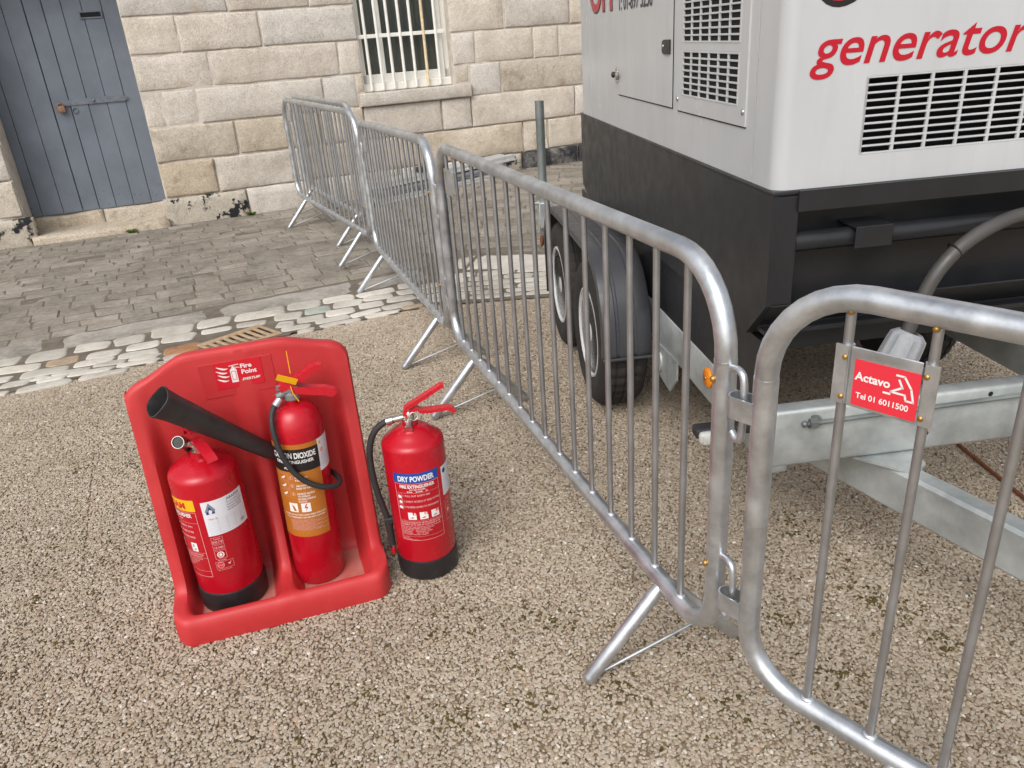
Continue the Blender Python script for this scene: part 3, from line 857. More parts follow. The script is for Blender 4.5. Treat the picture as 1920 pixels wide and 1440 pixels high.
course(6, [-0.268, 0.64, 1.378, 1.80]); course(6, [2.75, 3.2, 3.9, 4.6, 5.4]); course(6, [-4.5, -3.6, -2.8, -2.0, -1.475])
course(7, [-0.268, 0.3, 1.1, 1.80]); course(7, [2.75, 3.5, 4.2, 5.0]); course(7, [-4.4, -3.5, -2.7, -1.9, -1.475], z1=2.455)
block(-1.75, 0.0, 2.35, 2.77, 'stone_grey')
for k in (8, 9, 10, 11):
    js = [0.02 if k == 8 else -4.4]
    while js[-1] < 5: js.append(js[-1] + random.uniform(.6, 1.05))
    if k == 8: course(8, [-4.4, -3.4, -2.6, -1.76]); course(8, [0.02, 0.9, 1.80]); course(8, [2.75, 3.4, 4.2, 5.0])
    else: course(k, js)
for k in range(12):
    lo_, hi_ = ENDS[k]; kw_ = PL if k == 0 else {}
    js = [hi_]
    while js[-1] < 7.9: js.append(min(8.0, js[-1] + random.uniform(.6, 1.0)))
    if len(js) > 1 and js[-1] - js[-2] > .15: course(k, js, **kw_)
    js = [lo_]
    while js[-1] > -6.4: js.append(max(-6.5, js[-1] - random.uniform(.6, 1.0)))
    if len(js) > 1: course(k, js[::-1], **kw_)
# window sill and the door steps
block(1.722, 2.915, 0.905, 1.032, 'stone_grey', rough=0.004, vf=8.175, depth=0.22, edge=0.006, gap=0.002).name = 'window_sill'
def step(u0, u1, v0, v1, z0, z1, mat):
    mb = MB(); n = 14; m = 6; vs = []
    prof = [(v0 + .0, z0), (v0 + .002, z1 - .03), (v0 + .012, z1 - .008), (v0 + .035, z1), ((v0 + v1) / 2, z1 - .006), (v1, z1)]
    for i in range(n + 1):
        u = u0 + (u1 - u0) * i / n
        for (v, z) in prof:
            k = noise.noise(Vector((u * 6, v * 6, z * 9 + 3)))
            vs.append((u, v + 0.008 * k, z + 0.008 * k - 0.012 * math.sin(math.pi * i / n) * (1 if z > z0 + .01 else 0)))
    q = len(prof); fs = [(i * q + k, (i + 1) * q + k, (i + 1) * q + k + 1, i * q + k + 1) for i in range(n) for k in range(q - 1)]
    fs += [tuple(range(q)), tuple(n * q + k for k in range(q))[::-1]]
    mb.add(vs, fs, True); return mb.build('door_step', MAT[mat], bld)
step(-1.455, -0.285, 8.135, 8.60, -0.05, 0.085, 'stone_step')
step(-1.465, -0.868, 8.565, 8.68, 0.06, 0.196, 'stone_step'); step(-0.858, -0.275, 8.565, 8.68, 0.06, 0.196, 'stone_step')
# door
mb = MB(); mb.box(((DOOR[0] + DOOR[1]) / 2, 8.645, 1.265), (DOOR[1] - DOOR[0], 0.03, 2.1)); door = mb.build('door', MAT['dark'], bld, 'blue grey plank door with an iron hasp')
pj = [-1.475, -1.388, -1.203, -1.037, -0.885, -0.736, -0.576, -0.414, -0.262]
for i in range(8):
    w = pj[i + 1] - pj[i]; mb = MB(); mb.box(((pj[i] + pj[i + 1]) / 2, 8.615 + (0.004 if i % 2 else 0) - (0.012 if i >= 4 else 0), 1.265), (w - (0.010 if i == 3 else 0.0035), 0.036, 2.14), bev=0.0035); mb.build('plank', MAT['door'], door)
mb = MB(); mb.sweep([(-1.013, 8.586, 1.177), (-0.435, 8.573, 1.178), (-0.405, 8.573, 1.178), (-0.392, 8.573, 1.178)], [(-.026, -.004), (.026, -.004), (.026, .004), (-.026, .004)], hint=(0, 0, 1), smooth=False, scale=[1, 1, .8, .3]); mb.build('hasp', MAT['iron'], door)
mb = MB(); mb.sphere((-0.683, 8.570, 1.180), 0.015, 10, 6, (1, .5, 1)); mb.build('hasp_bolt', MAT['iron'], door)
mb = MB(); mb.tube(arc((-0.966, 8.565, 1.157), 0.022, 0, math.pi, 8), 0.006, 8); mb.box((-0.966, 8.565, 1.127), (.062, .026, .055), bev=.006, seg=2); mb.build('padlock', MAT['padlock'], door, 'rusty brown padlock')
mb = MB(); mb.tube(arc((-0.858, 8.578, 1.105), 0.022, 0, 2 * math.pi, 12)[:-1], 0.004, 6, closed=True); mb.build('ring_pull', MAT['iron'], door)
mb = MB()
for c, s in (((-0.519, 8.582, 1.917), (.19, .016, .012)), ((-0.519, 8.582, 1.867), (.19, .016, .012)), ((-0.608, 8.582, 1.892), (.012, .016, .036)), ((-0.430, 8.582, 1.892), (.012, .016, .036))): mb.box(c, s, bev=.002)
lb = mb.build('letter_slot', MAT['iron'], door); mb = MB(); mb.box((-0.519, 8.5805, 1.892), (.166, .004, .036)); mb.build('slot_opening', MAT['dark'], lb)
# window
win = MB(); 
for c, s in (((2.725, 8.40, 1.9), (.06, .07, 1.7)), ((1.83, 8.40, 1.9), (.06, .07, 1.7)), ((2.275, 8.40, 1.15), (.95, .07, .085)), ((2.275, 8.40, 2.72), (.95, .07, .06)), ((2.06, 8.41, 1.9), (.035, .05, 1.6)), ((2.275, 8.41, 1.98), (.9, .05, .04))): win.box(c, s, bev=.004)
win.box((2.665, 8.355, 1.9), (.045, .05, 1.7), bev=.004)
w = win.build('window', MAT['white_paint'], bld, 'white painted sash window behind iron bars')
mb = MB(); mb.box((2.275, 8.365, 1.070), (.945, .10, .075), bev=.006); mb.build('window_ledge', MAT['white_paint'], w)
mb = MB(); mb.box((2.275, 8.415, 1.93), (.86, .004, 1.56)); mb.build('pane', MAT['glass'], w)
mb = MB(); path = [(1.81 + .94 * i / 60, 8.47 + .02 * math.sin(i * .9) + .008 * math.sin(i * 2.3), 1.09) for i in range(61)]
mb.add([p for p in path] + [(p[0], p[1], 2.75) for p in path], [(i, i + 1, 62 + i, 61 + i) for i in range(60)], True); mb.build('curtain', MAT['curtain'], w)
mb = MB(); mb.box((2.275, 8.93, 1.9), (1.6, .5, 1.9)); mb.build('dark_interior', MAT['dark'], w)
for i, u in enumerate([1.882, 2.003, 2.120, 2.238, 2.354, 2.482, 2.611]):
    mb = MB(); mb.tube([(u, 8.285, 1.05), (u, 8.285, 2.75)], 0.0155, 10); mb.build('window_bar', MAT['rusty_paint' if i == 5 else 'white_paint'], w, 'rust stained bar' if i == 5 else None)
mb = MB(); mb.box((2.25, 8.285, 1.547), (.90, .012, .036), bev=.003); mb.build('cross_rail', MAT['white_paint'], w)
mb = MB(); mb.box((2.25, 8.285, 2.30), (.90, .012, .036), bev=.003); mb.build('cross_rail', MAT['white_paint'], w)
# weeds at the wall foot
random.seed(2)
def weed(p, n, h):
    mb = MB()
    for k in range(n):
        a = random.uniform(0, 6.28); l = h * random.uniform(.5, 1); d = Vector((math.cos(a), math.sin(a), 0)); q = d.cross(Vector((0, 0, 1)))
        b = Vector(p) + d * .01; t1 = b + d * l * .4 + Vector((0, 0, l * .8)); t2 = b + d * l * .9 + Vector((0, 0, l * .6)); wd = l * .18
        mb.add([b - q * .002, b + q * .002, t1 + q * wd, t2, t1 - q * wd], [(0, 1, 2, 3), (0, 3, 4)], False)
    return mb
for (u, v, lab) in ((0.475, 8.16, 'small green weed growing against the black stained wall plinth'), (-0.62, 8.10, 'small green weed growing at the foot of the door step')):
    x, y = u * math.cos(WT) - v * math.sin(WT), u * math.sin(WT) + v * math.cos(WT)
    t = thing('weed', lab, 'weed', (x, y, gz(x, y)), group='weeds at the wall foot'); weed((0, 0, 0), 26, .06).build('leaves', MAT['weed'], t, recalc=False)

# ================================================================== CROWD BARRIERS
HL, ZB, ZT, TR = 1.056, 0.245, 1.080, 0.021
def frame_path():
    rt, rb = 0.165, 0.12; P = []
    P += arc((HL - rt, 0, ZT - rt), rt, 0, math.pi / 2, 9)
    P += arc((-HL + rt, 0, ZT - rt), rt, math.pi / 2, math.pi, 9)
    P += arc((-HL + rb, 0, ZB + rb), rb, math.pi, 1.5 * math.pi, 8)
    P += arc((HL - rb, 0, ZB + rb), rb, 1.5 * math.pi, 2 * math.pi, 8)
    return P
bm_frame = MB(); bm_frame.tube(frame_path(), TR, 16, closed=True, hint=(0, 1, 0))
ME = {}
def proto(key, mb, mat):
    me = mb.mesh(key); b = bmesh.new(); b.from_mesh(me); bmesh.ops.recalc_face_normals(b, faces=b.faces); b.to_mesh(me); b.free()
    me.materials.append(MAT[mat]); ME[key] = me
proto('frame', bm_frame, 'galv')
mb = MB(); mb.tube([(0, 0, ZB + .012), (0, 0, ZT - .012)], 0.0077, 8); proto('bar', mb, 'bar')
def leg_mb(s):
    mb = MB(); a, b = Vector((0, s * .012, ZB - .008)), Vector((0, s * .205, .019)); d = (b - a).normalized()
    mb.tube([a, a + d * .02, b - d * .004, b + d * .006, b + d * .012], 0.0178, 12, scale=[.75, 1, 1, .86, .5], hint=(1, 0, 0)); return mb
proto('leg_l', leg_mb(1), 'galv'); proto('leg_r', leg_mb(-1), 'galv')
mb = MB(); mb.tube([(0.0, .178, .026), (0, -.115, .098)], 0.0042, 6); proto('brace', mb, 'galv')
mb = MB(); mb.tube(smooth_path([(-HL - .012, 0, .03), (-HL - .045, 0, .034), (-HL - .060, 0, .012), (-HL - .060, 0, -.085), (-HL - .048, 0, -.104), (-HL - .030, 0, -.094)], 4), 0.0072, 8, hint=(0, 1, 0)); proto('hook', mb, 'galv')
mb = MB(); mb.sphere((-HL + .004, 0.0225, .004), .0068, 8, 6); proto('hook_bolt', mb, 'brass')
mb = MB()
loop = [(HL + .012, .017, 0), (HL + .045, .017, 0)] + [(HL + .052 + .017 * math.cos(a), .017 * math.sin(a), 0) for a in [R(70), R(35), 0, R(-35), R(-70)]] + [(HL + .045, -.017, 0), (HL + .012, -.017, 0)]
mb.sweep(loop, [(-.021, -.0016), (.021, -.0016), (.021, .0016), (-.021, .0016)], hint=(0, 0, 1), smooth=False); proto('loop', mb, 'galv')
mb = MB(); mb.box((0.858, .0085, .955), (.106, .003, .100), bev=.0012)
for xx in (.9195, .7975): mb.sweep([(xx, 0, .906), (xx, 0, 1.004)], [(.0085 * math.cos(a), .0085 * math.sin(a)) for a in [k * math.pi / 5 for k in range(10)]], hint=(1, 0, 0)); mb.box((xx + (.006 if xx > .85 else -.006), .0088, .955), (.020, .0032, .098))
proto('plate', mb, 'galv')
mb = MB()
for xx in (.9195, .7975):
    for zz in (.918, .985): mb.sphere((xx, .0115, zz), .0045, 8, 4, (1, .5, 1))
proto('rivets', mb, 'brass')
mb = MB(); mb.sphere((0, .006, ZT - .022), .0058, 8, 4); proto('weld', mb, 'brass')
mb = MB(); mb.sphere((0, 0, ZB + .0205), .0125, 10, 6, (1.15, 1, .42)); proto('weld_low', mb, 'galv')
mb = MB(); mb.tube([(0, 0, .612), (0, 0, .908)], .0218, 16); proto('sleeve', mb, 'galv')
def barrier(label, loc, rz, pitch=0.0, welds=False):
    t = thing('crowd_barrier', label, 'barrier', loc, (0, pitch, R(rz)), 'crowd barriers around the generator')
    link('frame', ME['frame'], t)
    for k in range(16):
        o = link('bar', ME['bar'], t); o.location.x = -0.92 + k * 0.12267; o.rotation_euler = (0, random.gauss(0, .002), random.uniform(0, 3))
        if welds: o2 = link('weld', ME['weld_low'], t); o2.location.x = -0.92 + k * 0.12267
        if welds and k > 11: o2 = link('weld', ME['weld'], t); o2.location.x = -0.92 + k * 0.12267
    for x in (-.846, .744):
        for key in ('leg_l', 'leg_r'): o = link('leg', ME[key], t); o.location.x = x
        o = link('brace_rod', ME['brace'], t); o.location.x = x
    for z in (.868, .452):
        o = link('hook', ME['hook'], t); o.location.z = z
        o = link('hook_bolt', ME['hook_bolt'], t); o.location.z = z
    for z in (.838, .398): o = link('coupling_loop', ME['loop'], t); o.location.z = z
    for x in (-HL, HL): o = link('post_sleeve', ME['sleeve'], t); o.location.x = x
    p = link('sign_plate', ME['plate'], t); link('rivets', ME['rivets'], p)
    return t, p
random.seed(4)
bA, pA = barrier('galvanised crowd barrier nearest the fire extinguishers, hooked to the one with the red sign', (0.0785, 2.301, 0), 107.3, welds=True)
bB, _ = barrier('galvanised crowd barrier standing across the white cobbles', (-0.572, 4.405, -0.035), 106.9, 0.034)
bC, _ = barrier('galvanised crowd barrier last in the row on the dark setts', (-1.385, 6.432, -0.004), 116.3, -0.010)
bD, _ = barrier('galvanised crowd barrier standing behind another one, closest to the stone wall', (-1.475, 7.03, 0.0), 114.5)
bN, pN = barrier('galvanised crowd barrier carrying the red Actavo sign', (1.116, 0.394, 0), 130.0, welds=True)
pA['label'] = 'blank grey plate'
# the red sign
def sx(x, z, d=0.0): return (x, 0.0102 + d, z)
mb = MB(); mb.box((0.8535, .0106, .9485), (.098, .0010, .0765)); sg = mb.build('sign', MAT['p_signred'], pN, 'red sign reading Actavo Tel 01 6011500')
def flat_text(mb, body, x, z, size, bold=0.0, shear=0, width=None, y=0.0114, rot=0.0):
    V, F, w = text2d(body, size, bold, shear, width)
    mb.add([(x - a, y, z + b) for a, b in V], F, False)
mb = MB()
flat_text(mb, 'Actavo', .9005, .9535, .0190, .03, 0, .054)
flat_text(mb, 'Tel 01 6011500', .896, .9235, .0135, .02, 0, .080)
# the stylised A: two bent strokes
def stroke(pts, w):
    for (x0, z0), (x1, z1) in zip(pts[:-1], pts[1:]):
        d = Vector((x1 - x0, z1 - z0)).normalized(); n = Vector((-d.y, d.x)) * w / 2; e = d * w * .35
        q = [(x0 - e.x + n.x, z0 - e.y + n.y), (x1 + e.x + n.x, z1 + e.y + n.y), (x1 + e.x - n.x, z1 + e.y - n.y), (x0 - e.x - n.x, z0 - e.y - n.y)]
        mb.add([(0.8445 - a, .0114, .936 + b) for a, b in q], [(0, 1, 2, 3)])
stroke([(0.006, .041), (.0175, .041), (.029, .024), (.034, .004), (.023, .004), (.021, .0125), (.0, .0125), (.015, .0225), (.0165, .0225), (.0105, .034)], .0032)
stroke([(-.010, .0085), (-.001, .0085)], .0034)
mb.build('lettering', MAT['p_white'], pN, recalc=False)
mb = MB()
V, F, w = text2d('SMARTWELD', .0135, .0, 0, .104)
mb.add([(.9095 - a, .0115, .9895 + b) for a, b in V] , F)
n0 = len(mb.v)
mb.add([(.9095 - a, .0098, .9895 + b) for a, b in V], F)
mb.build('embossed_lettering', MAT['galv'], pN, recalc=False)

# ================================================================== FIRE POINT STAND
SO, SA = Vector((-0.6791, 1.7437, 0.0)), R(16.07)
stand = thing('fire_point_stand', 'red moulded plastic fire point stand holding two extinguishers', 'stand', SO, (0, 0, SA))
def topz(x):
    h = 0.06 * (1 - sstep(.12, .275, -x)) if x < 0 else 0.026 + 0.034 * (1 - sstep(.10, .275, x))
    r_ = .052; d_ = max(0.0, abs(x) - (.2985 - r_))
    return 0.700 + h - (r_ - math.sqrt(max(0, r_ * r_ - d_ * d_)))
def prof_pt(x):
    t = topz(x)
    B = [(0, .0), (-.002, .03), (0, .055), (.006, .072), (.014, .080), (.026, .082), (.036, .070), (.046, .048), (.062, .038), (.11, .0365), (.17, .0365), (.215, .040), (.236, .060), (.244, .11), (.2475, .19), (.249, .29), (.248, .40), (.243, .48), (.231, .56), (.226, .62), (.226, t - .022), (.229, t - .008), (.243, t - .001), (.287, t - .012)]
    Rm = [(0, .0), (-.002, .03), (0, .060), (.005, .075), (.014, .083), (.030, .086), (.050, .086), (.075, .087), (.100, .089), (.118, .095), (.131, .110), (.140, .135), (.147, .170), (.156, .22), (.165, .28), (.176, .35), (.188, .42), (.199, .49), (.209, .56), (.216, .62), (.222, t - .022), (.227, t - .008), (.242, t), (.287, t - .012)]
    w = sstep(.226, .266, abs(x)); w2 = (1 - sstep(.010, .044, abs(x - .012)))
    out = []
    for k, (b, r) in enumerate(zip(B, Rm)):
        ww = max(w, w2 * (0.45 + 0.47 * (1 - sstep(.10, .40, r[1]))))
        out.append((b[0] * (1 - ww) + r[0] * ww, b[1] * (1 - ww) + r[1] * ww))
    return out
cols = sorted(set(list(np.linspace(-.2925, .2925, 80).round(5)) + [sg_ * v_ for sg_ in (-1, 1) for v_ in (.275, .279, .283, .2865, .2895)]))
grid = []
for x in cols:
    p = smooth_path([(0, a, b) for a, b in prof_pt(x)], 3); front = 0.004 * (1 - (x / .2925) ** 2)
    cr = 0.028 * max(0, (abs(x) - .255) / .0375) ** 2.4
    grid.append([(x, q.y - front * (1 if q.z < .09 and q.y < .05 else 0) + cr * (1 - sstep(.02, .2, q.y)), max(q.z, 0.0)) for q in p])
for sgn in (-1, 1):
    basec = grid[0] if sgn < 0 else grid[-1]
    e1 = [(sgn * .2962, max(y + .006, .0) if y < .27 else y, min(z, topz(.2962) - .001 + .0) if z > .01 else z) for x, y, z in basec]
    e2 = [(sgn * .2985, max(y + .02, .0) if y < .26 else .287, min(z, topz(.2983) - .003) if z > .01 else z) for x, y, z in basec]
    e3 = [(sgn * .2985, .288, min(z, topz(.2985) - .006)) for x, y, z in basec]
    grid = ([e3, e2, e1] + grid) if sgn < 0 else (grid + [e1, e2, e3])
mb = MB(); q = len(grid[0])
mb.add([p for c in grid for p in c], [(i * q + k, (i + 1) * q + k, (i + 1) * q + k + 1, i * q + k + 1) for i in range(len(grid) - 1) for k in range(q - 1)], True)
back = [(c[-1][0], .288, c[-1][2]) for c in grid]
mb.add(back + [(p[0], .288, 0) for p in back], [(i, i + 1, len(back) + i + 1, len(back) + i) for i in range(len(back) - 1)], False)
mb.build('shell', MAT['stand'], stand)
mb = MB()
for c, s in (((-.004, .2250, .6735), (.192, .002, .100)),): mb.box(c, s, bev=.0008)
ins = mb.build('sign_panel', MAT['stand_inset'], stand)
mb = MB(); mb.box((0.0, .2230, .684), (.124, .0012, .076)); sgn_ = mb.build('fire_point_sign', MAT['p_red'], stand, 'red sticker reading Fire Point')
mb = MB()
def st_text(body, x, z, size, bold, width=None, shear=0):
    V, F, w = text2d(body, size, bold, shear, width); mb.add([(x + a, .2221, z + b) for a, b in V], F)
st_text('Fire', .0075, .6985, .0175, .03, .029); st_text('Point', .0075, .6815, .0175, .03, .040); st_text('EVERTUFF', .006, .6625, .0095, .03, .048, .3)
def st_poly(pts): mb.add([(x, .2221, z) for x, z in pts], [tuple(range(len(pts)))])
for k in range(4):   # flame tongues
    z0 = .664 + k * .0115; x0 = -.057 + (.003 if k % 2 else 0)
    P = []
    for i in range(9): t = i / 8; P.append((x0 + .030 * t, z0 + .012 - .013 * math.sin(t * 2.2) + .004 * t))
    Q = [(x, z + .0055 * math.sin(math.pi * min(1, (i + .6) / 8.6))) for i, (x, z) in enumerate(P)]
    for i in range(8): mb.add([(P[i][0], .2221, P[i][1]), (P[i + 1][0], .2221, P[i + 1][1]), (Q[i + 1][0], .2221, Q[i + 1][1]), (Q[i][0], .2221, Q[i][1])], [(0, 1, 2, 3)])
st_poly([(-.021, .661), (-.004, .661), (-.004, .698), (-.009, .703), (-.016, .703), (-.021, .698)])
st_poly([(-.015, .7035), (-.010, .7035), (-.010, .708), (-.015, .708)]); st_poly([(-.022, .7085), (.004, .7105), (.004, .7125), (-.022, .7105)]); st_poly([(-.010, .7035), (.006, .701), (.006, .7025), (-.010, .7055)])
mb.build('lettering', MAT['p_white'], stand, recalc=False)
mb = MB(); mb.add([(-.0185, .2219, .668), (-.0065, .2219, .668), (-.0065, .2219, .694), (-.0185, .2219, .694)], [(0, 1, 2, 3)]); mb.add([(-.0172, .2217, .6695), (-.0078, .2217, .6695), (-.0078, .2217, .6925), (-.0172, .2217, .6925)], [(0, 1, 2, 3)]); o = mb.build('icon_outline', MAT['p_red'], stand, recalc=False)
o.data.materials.append(MAT['p_white']); o.data.polygons[1].material_index = 1

# ================================================================== EXTINGUISHERS
ZMAP = [None]
def cyl(Rr, th, z, off=0.0):
    if ZMAP[0]: z = ZMAP[0](z)
    return (math.sin(th) * (Rr + off), -math.cos(th) * (Rr + off), z)
class Label:
    def __init__(s, Rr, th0): s.R = Rr; s.t0 = th0; s.parts = {}
    def mb(s, mat): return s.parts.setdefault(mat, MB())
    def rect(s, mat, x0, x1, z0, z1, off):
        n = max(1, int((x1 - x0) / .006)); m = s.mb(mat); vs = []
        for i in range(n + 1):
            th = s.t0 + (x0 + (x1 - x0) * i / n) / s.R
            vs += [cyl(s.R, th, z0, off), cyl(s.R, th, z1, off)]
        m.add(vs, [(2 * i, 2 * i + 2, 2 * i + 3, 2 * i + 1) for i in range(n)], True)
    def frame(s, mat, x0, x1, z0, z1, w, off):
        s.rect(mat, x0, x1, z0, z0 + w, off); s.rect(mat, x0, x1, z1 - w, z1, off); s.rect(mat, x0, x0 + w, z0, z1, off); s.rect(mat, x1 - w, x1, z0, z1, off)
    def text(s, mat, body, x, z, size, off, bold=0.0, width=None, shear=0.0):
        V, F, w = text2d(body, size, bold, shear, width)
        s.mb(mat).add([cyl(s.R, s.t0 + (x + a) / s.R, z + b, off) for a, b in V], F, False); return w
    def poly(s, mat, pts, off): s.mb(mat).add([cyl(s.R, s.t0 + a / s.R, b, off) for a, b in pts], [tuple(range(len(pts)))])
    def disc(s, mat, x, z, r, off, n=14): s.poly(mat, [(x + r * math.cos(2 * math.pi * k / n), z + r * math.sin(2 * math.pi * k / n)) for k in range(n)], off)
    def build(s, parent, names):
        for mat, m in s.parts.items():
            o = m.build('pictogram' if '#' in mat else names.get(mat, 'label_print'), MAT[mat.split('#')[0]], parent, recalc=False)
            if mat in ('p_white', 'p_pink', 'p_grey', 'p_navy', 'p_red'): o['kind'] = 'stuff'
def lever(mb, path, w, t): mb.sweep(path, [(-w / 2, -t / 2), (w / 2, -t / 2), (w / 2, t / 2), (-w / 2, t / 2)], hint=(0, 1, 0), smooth=False)
def body_prof(Rr, zs, zn, rn, z0=0.0):
    P = [(Rr - .012, z0), (Rr - .003, z0 + .004), (Rr, z0 + .014), (Rr, zs)]
    P += [(Rr - .0012, zs + .007), (Rr - .005, zs + .0135), (Rr - .011, zs + .019), (Rr - .020, zs + .024)]
    r0, z0_ = Rr - .020, zs + .024
    for k in range(1, 7):
        t = k / 6; P.append((r0 + (rn - r0) * t, z0_ + (zn - z0_) * (1 - (1 - t) ** 1.6)))
    return P + [(rn, zn + .012), (rn * .8, zn + .014)]

# ---- dry powder extinguisher on the gravel
e3 = thing('fire_extinguisher', 'red dry powder extinguisher with black base standing on the gravel', 'fire extinguisher', (-0.297, 1.965, 0.006), (0, 0, R(8.6)), 'fire extinguishers')
R3 = .0895
mb = MB(); mb.lathe(body_prof(R3, .428, .482, .022, .058), 48); mb.build('body', MAT['red'], e3)
mb = MB(); mb.lathe([(R3 - .006, 0), (R3 + .0015, .004), (R3 + .003, .05), (R3 + .0015, .064), (R3 - .002, .066)], 48); mb.build('base_boot', MAT['boot'], e3)
mb = MB(); mb.lathe([(.017, .48), (.019, .486), (.019, .496), (.014, .499), (.014, .52), (.011, .524), (.0, .524)], 20)
mb.tube([(-.005, 0, .507), (-.052, -.004, .503)], .0095, 10); mb.tube([(0, -.008, .497), (-.006, -.038, .486)], .0095, 10); mb.tube([(-.006, -.036, .4865), (-.0068, -.042, .4845)], .0125, 12)
v3 = mb.build('valve', MAT['chrome'], e3)
mb = MB(); mb.tube(arc((.012, -.018, .512), .0115, 0, 2 * math.pi, 14, (1, 0, 0), (0, .3, .95))[:-1], .0016, 6, closed=True); mb.build('safety_pin', MAT['chrome'], v3)
mb = MB(); lever(mb, [(-.012, 0, .512), (-.006, 0, .534), (.03, 0, .552), (.070, 0, .573), (.098, 0, .588), (.106, 0, .588)], .024, .011); mb.build('top_lever', MAT['lever'], e3)
mb = MB(); lever(mb, [(-.010, 0, .510), (.022, 0, .531), (.034, 0, .520), (.060, 0, .517), (.108, 0, .518), (.124, 0, .512), (.128, 0, .503)], .026, .010); mb.build('carry_handle', MAT['lever'], e3)
hp = smooth_path([(-.045, -.004, .503), (-.075, -.004, .497), (-.106, -.002, .468), (-.124, 0, .415), (-.127, 0, .345), (-.120, 0, .265), (-.106, 0, .190), (-.103, 0, .150)], 5)
mb = MB(); mb.tube(hp, .0095, 10); hose = mb.build('hose', MAT['rubber'], e3)
mb = MB(); mb.tube([(-.048, -.004, .5035), (-.066, -.004, .501)], .0118, 10); mb.build('hose_ferrule', MAT['chrome'], hose)
mb = MB(); mb.tube([(-.104, 0, .175), (-.1025, 0, .15), (-.1015, 0, .085)], .0115, 10, scale=[1.05, 1.0, .85]); mb.box((-.096, 0, .175), (.034, .022, .020), bev=.003); nz = mb.build('nozzle', MAT['rubber'], e3)
mb = MB(); mb.tube([(-.1015, 0, .088), (-.1012, 0, .078)], .0102, 10); mb.build('nozzle_ring', MAT['chrome'], nz)
mb = MB(); mb.tube([(-.1012, 0, .078), (-.101, 0, .055)], .0095, 10, scale=[1, .8]); mb.build('nozzle_tip', MAT['lever'], nz)
L = Label(R3, R(-4))
L.rect('p_blue', -.068, .068, .338, .370, .0006)
L.text('p_white', 'DRY POWDER', -.053, .3445, .0235, .0011, .035, .106)
L.frame('p_pink', -.066, .066, .145, .337, .0011, .0006)
L.text('p_white', 'FIRE EXTINGUISHER', -.050, .3225, .0145, .0009, .03, .102)
L.text('p_white', '9KG ABC POWDER', -.022, .3155, .0058, .0009, .02, .046); L.text('p_white', '55A   233B   C', -.030, .3085, .0062, .0009, .02, .06)
L.rect('p_pink', -.066, .066, .3060, .3066, .0006)
for k, (s_, w) in enumerate((('1. PULL OUT SAFETY PIN', .078), ('2. DIRECT NOZZLE AT BASE OF FIRE', .106), ('3. SQUEEZE LEVERS TO DISCHARGE', .103))): L.text('p_pink', s_, -.044, .2945 - k * .0185, .0078, .0009, .025, w)
for k in range(3):
    z = .2865 - k * .0175; L.frame('p_pink', -.0635, -.047, z, z + .0155, .0007, .0008); L.disc('p_white', -.056 + .002 * (k % 2), z + .0065, .0048, .0008); L.poly('p_white', [(-.053, z + .002), (-.049, z + .002), (-.049, z + .010), (-.052, z + .009)], .0009)
for k, ch in enumerate('ABC'):
    x = -.036 + k * .034; L.rect('p_white#' + ch, x, x + .024, .2175, .2415, .0008); L.rect('p_red', x + .014, x + .025, .2325, .2425, .0012); L.text('p_white', ch, x + .0165, .2335, .0105, .0015, .03)
    L.poly('p_red', [(x + .004, .2225), (x + .013, .2265), (x + .018, .2245), (x + .012, .2215)], .0012)
L.rect('p_pink', -.066, .066, .2125, .2131, .0006)
L.text('p_pink', 'CAUTION SUITABLE FOR USE ON LIVE ELECTRICAL', -.063, .2045, .0078, .0009, .02, .125); L.text('p_pink', 'EQUIPMENT UP TO 1000V AT A DISTANCE OF 1M', -.063, .1970, .0078, .0009, .02, .118)
for k, (s_, w) in enumerate((('AFTER EACH USE CHECK PERIODICALLY AND ONLY PRESSURISE', .120), ('WITH DRY NITROGEN, INSPECT THE SERVICE RECORD', .098), ('EXTINGUISHANT    ABC POWDER 9KG', .085), ('PROPELLANT       NITROGEN 15 BAR', .092), ('TEMP RANGE       -20C TO +60C', .08), ('MANUFACTURED TO EUROPEAN NORM EN3', .078))): L.text('p_pink', s_, -.063, .1905 - k * .0053, .0050, .0009, .015, w)
L.rect('p_pink', -.066, .066, .1585, .1590, .0006)
for k, w in enumerate((.022, .02, .03, .05)): L.text('p_pink', 'FIRE SAFETY EQUIPMENT', -.063, .1545 - k * .0026, .0026, .0009, .01, w)
L2 = Label(R3, R(62)); L2.rect('paper', -.022, .05, .268, .362, .0006); L2.disc('p_navy', -.008, .345, .008, .0009)
for k in range(6): L2.rect('p_grey', -.018, .045, .328 - k * .009, .3284 - k * .009, .0009)
for k, (h, r) in enumerate(((.012, 0), (.009, 0), (.017, 1), (.019, 0))):
    z = .252 - sum((.012, .009, .017, .019)[:k]) - k * .004; L2.frame('p_pink', -.020, .0, z - h, z, .0007, .0006)
    if r: L2.disc('p_pink', -.010, z - h / 2, .006, .0007)
L.build(e3, {'p_blue': 'label_band', 'p_white': 'label_printing', 'p_pink': 'label_small_print', 'p_red': 'label_pictogram'}); L2.build(e3, {'paper': 'service_sticker', 'p_navy': 'sticker_emblem', 'p_grey': 'sticker_ruling', 'p_pink': 'approval_marks'})

